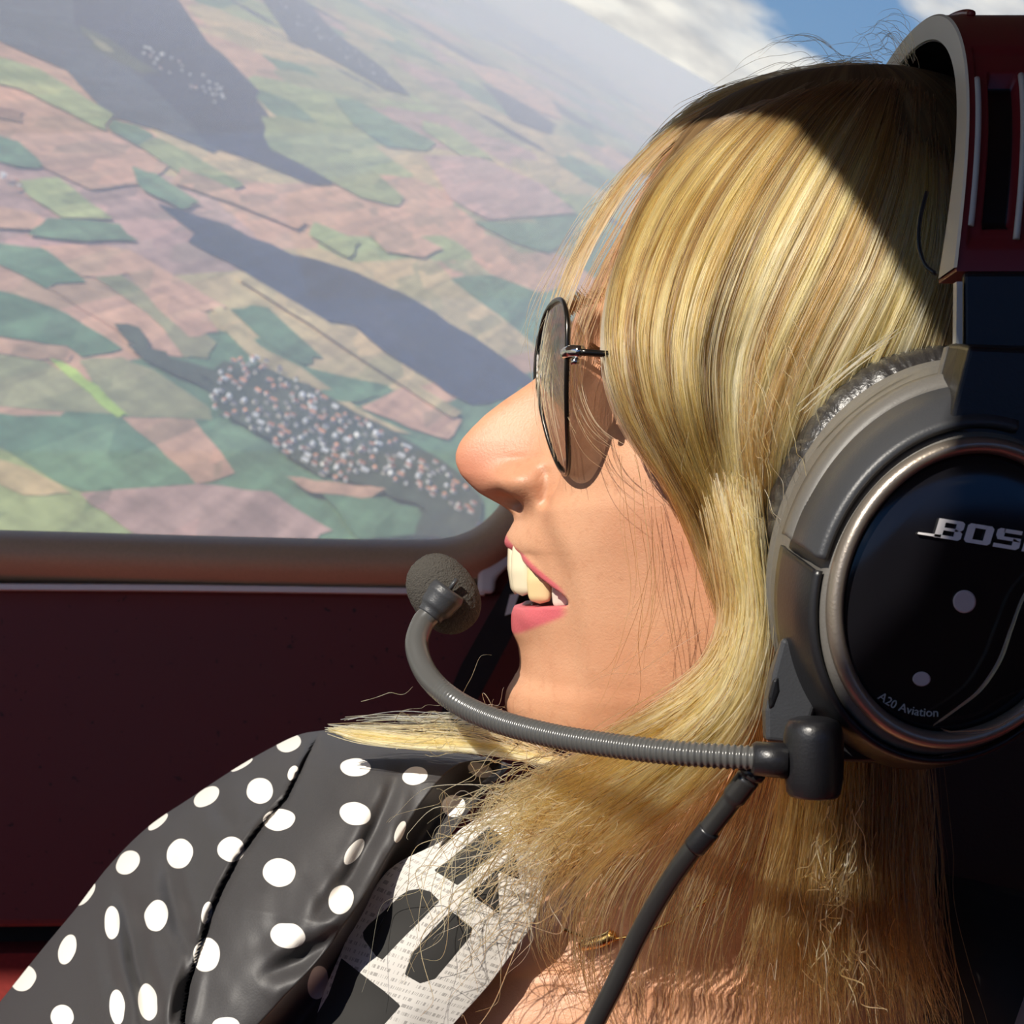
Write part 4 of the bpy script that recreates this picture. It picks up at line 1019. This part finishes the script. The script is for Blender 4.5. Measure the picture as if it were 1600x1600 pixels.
def strands(name, Gd, n, parent, radius=.00011, jit=.0016, wave=.0012, frizz=.0, clump=.5, cut=(.82, 1.0), start=(0, .05), tones=(.28,.25,.17,.16,.09,.05), root=0.0, depth=.006, seed=0, nclump=None, dark=1.0):
    r = np.random.default_rng(100+seed)
    K = Gd.shape[1]; ng = len(Gd)
    s = r.random(n)*(ng-1)
    nc = nclump or max(8, n//45)
    cen = np.sort(r.random(nc))*(ng-1); ci = np.abs(s[:, None]-cen[None]).argmin(1)
    t = np.linspace(0, 1, K)
    sc = s[:, None]*(1 - clump*t[None]**.7) + cen[ci][:, None]*clump*t[None]**.7
    i = np.clip(np.floor(sc).astype(int), 0, ng-2); f = (sc-i)[..., None]
    kk = np.arange(K)[None].repeat(n, 0)
    p = Gd[i, kk]*(1-f) + Gd[i+1, kk]*f
    off = r.normal(0, 1, (n, 3))*jit; coff = r.normal(0, 1, (nc, 3))*jit*1.3
    p = p + off[:, None] + coff[ci][:, None]*t[None, :, None]
    p[..., 1] += (r.random(n)**1.5*depth)[:, None]
    pa = r.random(n)*60; pb = ci*3.7 % 61
    for ax in range(3):
        p[..., ax] += wave*(vnoise(pb[:, None] + ax*9, t[None]*3.2 + pb[:, None], .5)*1.0 + .6*vnoise(pa[:, None], t[None]*4.5 + ax*7, 2.5))*np.sqrt(t)[None]
        if frizz: p[..., ax] += frizz*vnoise(pa[:, None]*1.7, t[None]*8 + ax*5 + pa[:, None], 7.7)*t[None]
    # each strand runs over its own stretch of the lock
    a = start[0] + (start[1]-start[0])*r.random(n); e = cut[0] + (cut[1]-cut[0])*r.random(n)
    u = (a[:, None] + (e-a)[:, None]*t[None])*(K-1); iu = np.clip(u.astype(int), 0, K-2); fu = (u-iu)[..., None]
    idx = np.arange(n)[:, None]
    p = p[idx, iu]*(1-fu) + p[idx, iu+1]*fu
    kind = r.choice(len(TONES), size=nc, p=tones)[ci]
    own = r.random(n) < .25; kind = np.where(own, r.choice(len(TONES), size=n, p=tones), kind)
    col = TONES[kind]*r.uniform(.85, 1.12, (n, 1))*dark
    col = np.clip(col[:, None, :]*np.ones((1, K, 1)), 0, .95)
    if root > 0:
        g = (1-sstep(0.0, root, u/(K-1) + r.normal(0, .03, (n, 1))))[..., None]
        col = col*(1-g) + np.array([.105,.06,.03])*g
    hc = bpy.data.hair_curves.new(name); hc.add_curves([K]*n)
    hc.attributes['position'].data.foreach_set('vector', p.astype(np.float32).ravel())
    rad_ = radius*r.uniform(.7, 1.25, (n, 1))*np.interp(t, [0, .7, 1], [1, 1, .35])[None]
    ra = hc.attributes.get('radius') or hc.attributes.new('radius', 'FLOAT', 'POINT')
    ra.data.foreach_set('value', rad_.astype(np.float32).ravel())
    ca = hc.attributes.new('tone', 'FLOAT_COLOR', 'POINT')
    ca.data.foreach_set('color', np.concatenate([col, np.ones((n, K, 1))], 2).astype(np.float32).ravel())
    hc.materials.append(m_hair)
    o = bpy.data.objects.new(name, hc); link(o, parent)
    o['kind'] = 'stuff'
    return o
# solid mass of hair under the strands: cap over the skull plus the side curtain
m_mass, nt, b = new_mat('hair_mass')
al_, ac_ = nt.attr('along'), nt.attr('across')
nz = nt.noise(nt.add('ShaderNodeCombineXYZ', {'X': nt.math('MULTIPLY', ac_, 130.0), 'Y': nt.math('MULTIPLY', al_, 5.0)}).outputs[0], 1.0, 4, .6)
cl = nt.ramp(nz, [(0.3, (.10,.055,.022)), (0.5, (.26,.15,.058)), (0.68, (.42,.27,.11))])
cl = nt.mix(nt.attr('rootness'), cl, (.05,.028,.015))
nt.l.new(cl, b.inputs['Base Color']); b.inputs['Roughness'].default_value = .55; b.inputs['Specular IOR Level'].default_value = .25
bp = nt.add('ShaderNodeBump', {'Height': nz, 'Strength': .6, 'Distance': .001}); nt.l.new(bp.outputs[0], b.inputs['Normal'])
K = 40
A_G = [
 [(1215,158,24),(1110,205,.440),(1025,290,.435),(972,400,.422),(950,500,.411),(957,590,.4045),(990,670,.4035),(1045,750,.4065),(1085,830,28),(1115,910,30),(1133,975,34)],
 [(1270,140,24),(1180,190,.428),(1090,290,.423),(1030,400,.413),(1000,520,.4045),(1012,620,.401),(1055,720,.4015),(1098,810,34),(1128,900,34),(1148,985,38)],
 [(1320,128,24),(1250,185,.420),(1165,300,.4135),(1105,420,.4065),(1075,540,.401),(1082,650,.399),(1110,750,42),(1140,850,38),(1158,940,38),(1158,1025,40)],
 [(1370,124,22),(1310,205,24),(1235,330,28),(1180,450,32),(1145,560,38),(1142,660,44),(1156,760,44),(1170,860,40),(1172,950,40),(1165,1030,44)],
 [(1400,124,20),(1365,240,24),(1305,380,28),(1252,490,34),(1212,590,38),(1190,690,42),(1190,790,42),(1192,880,40),(1192,960,42),(1185,1040,44)],
 [(1425,130,18),(1410,280,22),(1365,420,28),(1315,520,32),(1270,610,30),(1235,700,26),(1222,800,20),(1215,900,18),(1210,980,20),(1200,1050,22)],
 [(1450,150,16),(1455,300,20),(1440,420,24),(1400,520,24),(1360,610,18),(1330,700,10),(1310,800,6),(1300,900,6),(1290,980,6),(1280,1040,6)],
 [(1500,150,14),(1520,300,18),(1530,420,20),(1520,520,18),(1500,610,10),(1490,700,6),(1480,800,6),(1470,900,6),(1460,980,6),(1450,1040,6)],
]
GA = guides(A_G, K)
gs = np.linspace(0, len(A_G)-1, 90)
sh = lerp_guides(GA, gs); sh[..., 1] += .0035
sh = sh[:, :]
side = sh.reshape(-1, 3)
mesh_v = [side]; mesh_f = [tuple(q) for q in gfaces(90, K)]
across = [np.repeat(np.linspace(0, 1, 90), K)]; along = [np.tile(np.linspace(0, 1, K), 90)]
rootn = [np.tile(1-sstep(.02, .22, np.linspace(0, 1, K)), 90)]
# cap
gx, gy, gw = hx[:, ::3], hy[:, ::3], hw_[:, ::3]
thc = th[::3]
rows_ = np.where(gy[:, 0] < 1150)[0]
gx, gy, gw = gx[rows_], gy[rows_], gw[rows_]
hl = pchip([130,160,200,260,330,420,520,640,760,900,1150], [1320,1185,1098,1050,1020,1010,1040,1180,1290,1340,1380])(gy)
top = sstep(135, 260, gy)
lift = 15 + 2*vnoise(gx/60, gy/60, gw/60)
nx, nw = gx-xc_(gy), gw
nl = np.hypot(nx, nw)+1e-6
cx_, cw_ = gx + lift*nx/nl*top, gw + lift*nw/nl*top
cy_ = gy - 15*(1-top)
cv = M(cx_, cy_, cw_)
keep = gx > hl
rr0, cc0 = gx.shape; base = len(side)
cap_f = []
for i in range(rr0-1):
    for j in range(cc0):
        k2 = (j+1) % cc0
        if keep[i,j] and keep[i,k2] and keep[i+1,j] and keep[i+1,k2]:
            cap_f.append((base+i*cc0+j, base+i*cc0+k2, base+(i+1)*cc0+k2, base+(i+1)*cc0+j))
cap_f.append(tuple(base+j for j in range(cc0))[::-1])
mesh_v.append(cv.reshape(-1, 3)); across.append((np.broadcast_to(thc[None]/6.3+.5, gx.shape)).ravel()); along.append(((gy-130)/1000).ravel())
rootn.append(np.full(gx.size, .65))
allv = np.concatenate(mesh_v); allf = mesh_f + cap_f
used = sorted({i for f_ in allf for i in f_}); remap = {o: i for i, o in enumerate(used)}
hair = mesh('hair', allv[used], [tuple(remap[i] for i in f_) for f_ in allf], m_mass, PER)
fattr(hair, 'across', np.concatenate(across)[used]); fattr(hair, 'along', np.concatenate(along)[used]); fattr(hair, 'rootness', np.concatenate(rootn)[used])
tag(hair, 'long blonde hair')
# side curtain
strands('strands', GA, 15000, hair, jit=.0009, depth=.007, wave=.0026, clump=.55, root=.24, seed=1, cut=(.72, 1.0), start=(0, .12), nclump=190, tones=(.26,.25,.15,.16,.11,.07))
# top of the head behind the parting and the far side seen over the crown
T_G = [[(1240,150,24),(1200,140,.478),(1140,160,.484),(1080,195,.486),(1030,240,.486),(995,280,.485)],
       [(1280,135,.474),(1210,133,.486),(1140,158,.492),(1080,195,.495),(1035,235,.495),(1000,275,.494)],
       [(1340,120,.474),(1270,118,.488),(1180,142,.50),(1110,180,.503),(1060,220,.504),(1020,260,.503)],
       [(1400,112,.478),(1350,108,.492),(1280,120,.51),(1200,140,.515),(1130,180,.515),(1080,220,.515)]]
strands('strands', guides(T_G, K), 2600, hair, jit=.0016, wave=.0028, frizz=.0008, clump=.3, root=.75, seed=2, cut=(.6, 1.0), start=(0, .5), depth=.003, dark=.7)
# fringe blowing ahead of the face, over the glasses
F_G = [[(1200,140,.472),(1080,184,.468),(985,262,.463),(918,355,.458),(878,445,.452),(852,540,.446),(845,620,.440),(866,730,.434)],
       [(1205,145,.466),(1088,190,.46),(995,272,.455),(930,365,.448),(888,450,.442),(862,540,.436),(852,620,.43),(872,720,.424)]]
strands('strands', guides(F_G, K), 85, hair, radius=.00012, jit=.0010, wave=.003, clump=.5, root=.2, seed=3, cut=(.5, 1.0), start=(0, .1), depth=.003, nclump=14)
F_2 = [[(1205,145,.46),(1090,200,.453),(1005,290,.446),(948,380,.440),(912,455,.434),(890,540,.428),(893,620,.42),(920,680,.413),(970,720,.406)],
       [(1215,150,.455),(1110,205,.448),(1028,290,.442),(972,385,.436),(938,460,.430),(908,540,.424),(905,620,.417),(930,680,.411),(978,715,.404)]]
strands('strands', guides(F_2, K), 34, hair, radius=.00010, jit=.0012, wave=.003, clump=.4, root=.2, seed=33, cut=(.6, 1.0), start=(0, .1), depth=.003, nclump=14)
# locks sweeping down off the cheek towards the chest
B_G = [[(1098,740,.405),(1118,820,.400),(1128,880,.398),(1140,950,.396),(1125,1010,.394),(1085,1060,.394),(1030,1105,.396),(965,1145,.402),(890,1190,.41),(820,1225,.42),(755,1250,.43)],
       [(1125,740,.402),(1150,860,.395),(1162,950,.392),(1140,1035,.389),(1095,1100,.389),(1030,1150,.392),(955,1195,.400),(880,1235,.408),(805,1275,.415),(735,1310,.42)],
       [(1150,740,.399),(1170,860,.393),(1180,970,.389),(1158,1070,.386),(1115,1140,.386),(1055,1200,.39),(985,1250,.397),(915,1300,.405),(860,1350,.412),(825,1400,.418)],
       [(1172,740,.397),(1180,870,.392),(1190,990,.388),(1172,1100,.385),(1130,1180,.385),(1075,1245,.389),(1005,1300,.396),(935,1360,.404),(890,1430,.41),(880,1490,.416)]]
GB = guides(B_G, K)
strands('strands', GB, 1400, hair, radius=.00012, jit=.0016, wave=.0045, frizz=.0032, clump=.65, seed=4, cut=(.5, 1.0), start=(0, .34), depth=.006, nclump=42, tones=(.28,.24,.20,.16,.08,.04))
# wispy tips in front of the printed band
W_G = [[(960,1180,.402),(880,1230,.408),(800,1240,.414),(740,1250,.418),(690,1260,.42),(650,1300,.42)],
       [(950,1220,.400),(870,1270,.406),(800,1300,.412),(740,1350,.416),(690,1420,.418),(640,1520,.418)],
       [(960,1260,.400),(890,1310,.405),(830,1370,.408),(790,1440,.41),(750,1500,.412),(720,1560,.414)]]
strands('strands', guides(W_G, K), 150, hair, radius=.00012, jit=.005, wave=.012, frizz=.012, clump=.3, seed=5, cut=(.35, 1.0), start=(0, .2), depth=.008, nclump=40)
W2 = [[(900,1190,.405),(800,1250,.413),(740,1290,.42)],[(930,1230,.403),(830,1290,.41),(770,1330,.415)],[(950,1290,.402),(880,1350,.407),(830,1420,.41)]]
strands('strands', guides(W2, 30), 260, hair, radius=.00011, jit=.0045, wave=.007, frizz=.008, clump=.4, seed=6, cut=(.4, 1.0), start=(0, .4), depth=.01, nclump=40)
# tuft blown out over the shoulder
D_G = [[(960,1190,.43),(880,1188,.436),(800,1150,.442),(720,1128,.447),(640,1122,.452),(570,1126,.456),(520,1136,.458)],
       [(960,1195,.428),(880,1192,.434),(800,1172,.440),(720,1158,.445),(640,1152,.450),(570,1144,.454),(505,1138,.458)],
       [(960,1200,.426),(880,1197,.432),(800,1182,.438),(720,1175,.443),(640,1170,.448),(570,1160,.452),(515,1142,.456)]]
DR = lambda a: [g[::-1] for g in a]
strands('strands', guides(DR(D_G[1:]), K), 260, hair, radius=.00013, jit=.0005, wave=.0016, frizz=.0006, clump=.3, seed=7, cut=(.85, 1.0), start=(0, .12), depth=.004, nclump=16, tones=(.36,.24,.26,.10,.04,.0))
strands('strands', guides(DR(D_G[:2]), K), 75, hair, radius=.00010, jit=.0012, wave=.004, frizz=.003, clump=.3, seed=8, cut=(.5, 1.0), start=(0, .5), depth=.004, nclump=20, tones=(.2,.2,.2,.2,.15,.05))
strands('strands', guides([[(620,1150,.45),(700,1120,.445),(760,1105,.44)],[(700,1165,.445),(760,1130,.44),(800,1105,.437)],[(560,1140,.455),(640,1128,.45),(740,1120,.444)]], 30), 40, hair, radius=.00009, jit=.004, wave=.006, frizz=.005, clump=.1, seed=28, cut=(.5, 1.0), start=(0, .4), depth=.004, nclump=20)
# the long curtain over neck and chest
C_G = [[(1150,1000,.393),(1080,1110,.398),(1000,1200,.402),(930,1290,.405),(880,1380,.407),(870,1460,.409),(900,1540,.409),(930,1620,.41)],
       [(1175,1020,.394),(1120,1150,.398),(1050,1250,.401),(980,1340,.403),(930,1430,.405),(920,1510,.406),(940,1580,.406),(960,1640,.407)],
       [(1195,1030,.396),(1160,1170,.399),(1110,1280,.401),(1060,1380,.402),(1020,1470,.403),(1010,1550,.404),(1015,1640,.405)],
       [(1220,1040,.398),(1200,1180,.400),(1170,1290,.401),(1140,1390,.402),(1120,1480,.402),(1110,1560,.402),(1110,1650,.403)],
       [(1260,1060,.399),(1250,1190,.400),(1235,1300,.401),(1215,1400,.401),(1205,1490,.401),(1200,1570,.401),(1200,1660,.402)],
       [(1310,1060,.400),(1310,1190,.400),(1300,1300,.401),(1290,1400,.401),(1285,1490,.401),(1285,1570,.401),(1290,1660,.402)],
       [(1370,1060,.402),(1375,1190,.402),(1375,1300,.402),(1375,1400,.402),(1380,1490,.402),(1390,1570,.402),(1400,1660,.402)],
       [(1430,1060,.408),(1440,1190,.406),(1450,1300,.405),(1455,1400,.404),(1465,1490,.404),(1485,1570,.404),(1510,1660,.404)]]
GC = guides(C_G, K)
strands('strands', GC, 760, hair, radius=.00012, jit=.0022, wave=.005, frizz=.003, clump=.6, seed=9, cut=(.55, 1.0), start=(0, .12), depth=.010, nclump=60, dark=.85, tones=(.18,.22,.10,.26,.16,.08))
strands('strands', GC[4:], 1300, hair, radius=.00012, jit=.003, wave=.005, frizz=.003, clump=.6, seed=10, dark=.5, cut=(.6, 1.0), start=(0, .12), depth=.02, nclump=60, tones=(.08,.16,.06,.32,.24,.14))  # shade on the rearward hair put into darker strand tones
# split ends catching the sun in front of the dark back hair
X_G = [[(1290,1250,.395),(1300,1340,.394),(1305,1400,.394),(1330,1440,.394)],[(1340,1260,.394),(1330,1350,.393),(1320,1420,.393),(1300,1480,.393)],[(1280,1400,.394),(1275,1500,.393),(1285,1560,.393),(1270,1620,.393)],[(1430,1400,.396),(1430,1500,.396),(1440,1560,.396),(1420,1620,.396)]]
strands('strands', guides(X_G, 30), 90, hair, radius=.00014, jit=.004, wave=.007, frizz=.006, clump=.3, seed=11, cut=(.5, 1.0), start=(0, .6), depth=.003, nclump=25, tones=(.3,.2,.4,.1,0,0))
# fly-aways over the crown and at the forehead
Y_G = [[(1300,125,.47),(1240,80,.474),(1170,95,.478),(1110,150,.48)],[(1380,118,.47),(1330,90,.474),(1270,100,.478),(1200,135,.48)],[(1420,118,.465),(1390,70,.47),(1350,90,.474),(1300,115,.476)],[(1425,125,.46),(1410,100,.464),(1380,100,.468),(1340,120,.47)]]
strands('strands', guides(Y_G, 30), 70, hair, radius=.00006, jit=.003, wave=.0045, frizz=.002, clump=.1, seed=12, cut=(.5, 1.0), start=(0, .3), root=1.2, nclump=20, depth=.004)
Z_G = [[(1000,240,.465),(900,340,.463),(840,440,.462),(808,540,.46),(815,590,.459)],[(1010,260,.46),(930,350,.457),(870,450,.455),(835,540,.452),(812,640,.452)],[(1040,230,.46),(960,290,.456),(900,350,.453),(866,400,.452)]]
strands('strands', guides(Z_G, 30), 16, hair, radius=.00008, jit=.002, wave=.004, clump=.1, seed=13, cut=(.7, 1.0), start=(0, .3), nclump=8, depth=.004, tones=(.3,.2,.5,0,0,0))
# stray hairs across the cheek and jaw
S_G = [[(1000,650,.405),(1040,780,.402),(1070,900,.40),(1050,1000,.402),(960,1080,.405)],[(980,680,.408),(990,800,.406),(1000,950,.405),(985,1080,.408),(940,1150,.41)],[(1120,960,.395),(1050,1000,.396),(960,1040,.404),(860,1080,.42)]]
strands('strands', guides(S_G, 30), 26, hair, radius=.00007, jit=.003, wave=.006, clump=.1, seed=14, cut=(.4, 1.0), start=(0, .5), nclump=12, depth=.002, tones=(.1,.2,.1,.3,.3,0))
# stray hairs over the side of the headset cushion
V_G = [[(1220,470,.385),(1230,600,.378),(1250,690,.372)],[(1150,650,.388),(1180,760,.384),(1200,860,.382)],[(1110,720,.39),(1150,800,.386),(1185,900,.384)]]
strands('strands', guides(V_G, 30), 45, hair, radius=.00007, jit=.004, wave=.006, frizz=.003, clump=.1, seed=15, cut=(.5, 1.0), start=(0, .4), nclump=20, depth=.002)
O_G = [[(1250,640,.374),(1330,570,.370),(1415,505,.370)],[(1252,643,.374),(1335,572,.370),(1412,510,.370)]]
strands('strands', guides(O_G, 30), 7, hair, radius=.00014, jit=.0008, wave=.001, clump=.3, seed=16, cut=(.85, 1.0), nclump=3, depth=.0005, tones=(.3,.1,.6,0,0,0))
# one long loose hair lying over the headset face plate
L_G = [[(1640,880,0.3329),(1600,930,0.3320),(1578,985,0.3320),(1560,1035,0.3320),(1530,1080,0.3325),(1495,1108,0.3329),(1458,1136,0.3334)],[(1641,880,0.3329),(1602,931,0.3320),(1580,986,0.3320),(1562,1036,0.3320),(1532,1081,0.3325),(1496,1110,0.3329),(1459,1137,0.3334)]]
strands('strands', guides(L_G, 40), 8, hair, radius=.00013, jit=.00015, wave=.0004, clump=.3, seed=17, cut=(.95, 1.0), nclump=2, depth=.0003, tones=(.2,0,.8,0,0,0))
L2 = [[(1650,1100,0.3325),(1600,1112,0.3325),(1550,1138,0.3329),(1490,1143,0.3334),(1470,1138,0.3337)],[(1650,1101,0.3325),(1600,1113,0.3325),(1550,1139,0.3329),(1490,1144,0.3334),(1470,1139,0.3337)]]
strands('strands', guides(L2, 40), 4, hair, radius=.00010, jit=.00012, wave=.0004, clump=.3, seed=18, cut=(.95, 1.0), nclump=2, depth=.0003, tones=(.2,.2,.6,0,0,0))
# eyebrows and lashes
E_G = [[M(898,505,80),M(890,492,85)],[M(912,500,110),M(898,487,118)],[M(930,494,150),M(915,482,160)],[M(965,492,200),M(950,482,212)]]
for sgn in (1, -1):
    q = np.array([[p_[0], p_[1]] for p_ in E_G]); q = q.copy()
    if sgn < 0: q[..., 1] = 2*HY - q[..., 1]
    gq = np.array([smooth([a_, (a_+b_3)/2, b_3], 10) for a_, b_3 in q])
    gq[..., 0] -= .0032
    o = strands('eyebrow', gq, 260, PER, radius=.00009, jit=.0007, wave=.0006, clump=.2, seed=19+sgn, depth=.001*0, tones=(0,0,0,.1,.4,.5), dark=.6)
    o['kind'] = 'stuff'
    lq = np.array([smooth([M(944-6*0, 571+2, sgn*(145+q_*34)), M(925, 566, sgn*(145+q_*40)), M(912, 556, sgn*(147+q_*46))], 10) for q_ in (-.9,-.3,.3,.9)])
    o = strands('eyelashes', lq, 70, PER, radius=.00009, jit=.0003, wave=.0006, clump=.2, seed=22+sgn, depth=0, tones=(0,0,0,0,0,1), dark=.15)
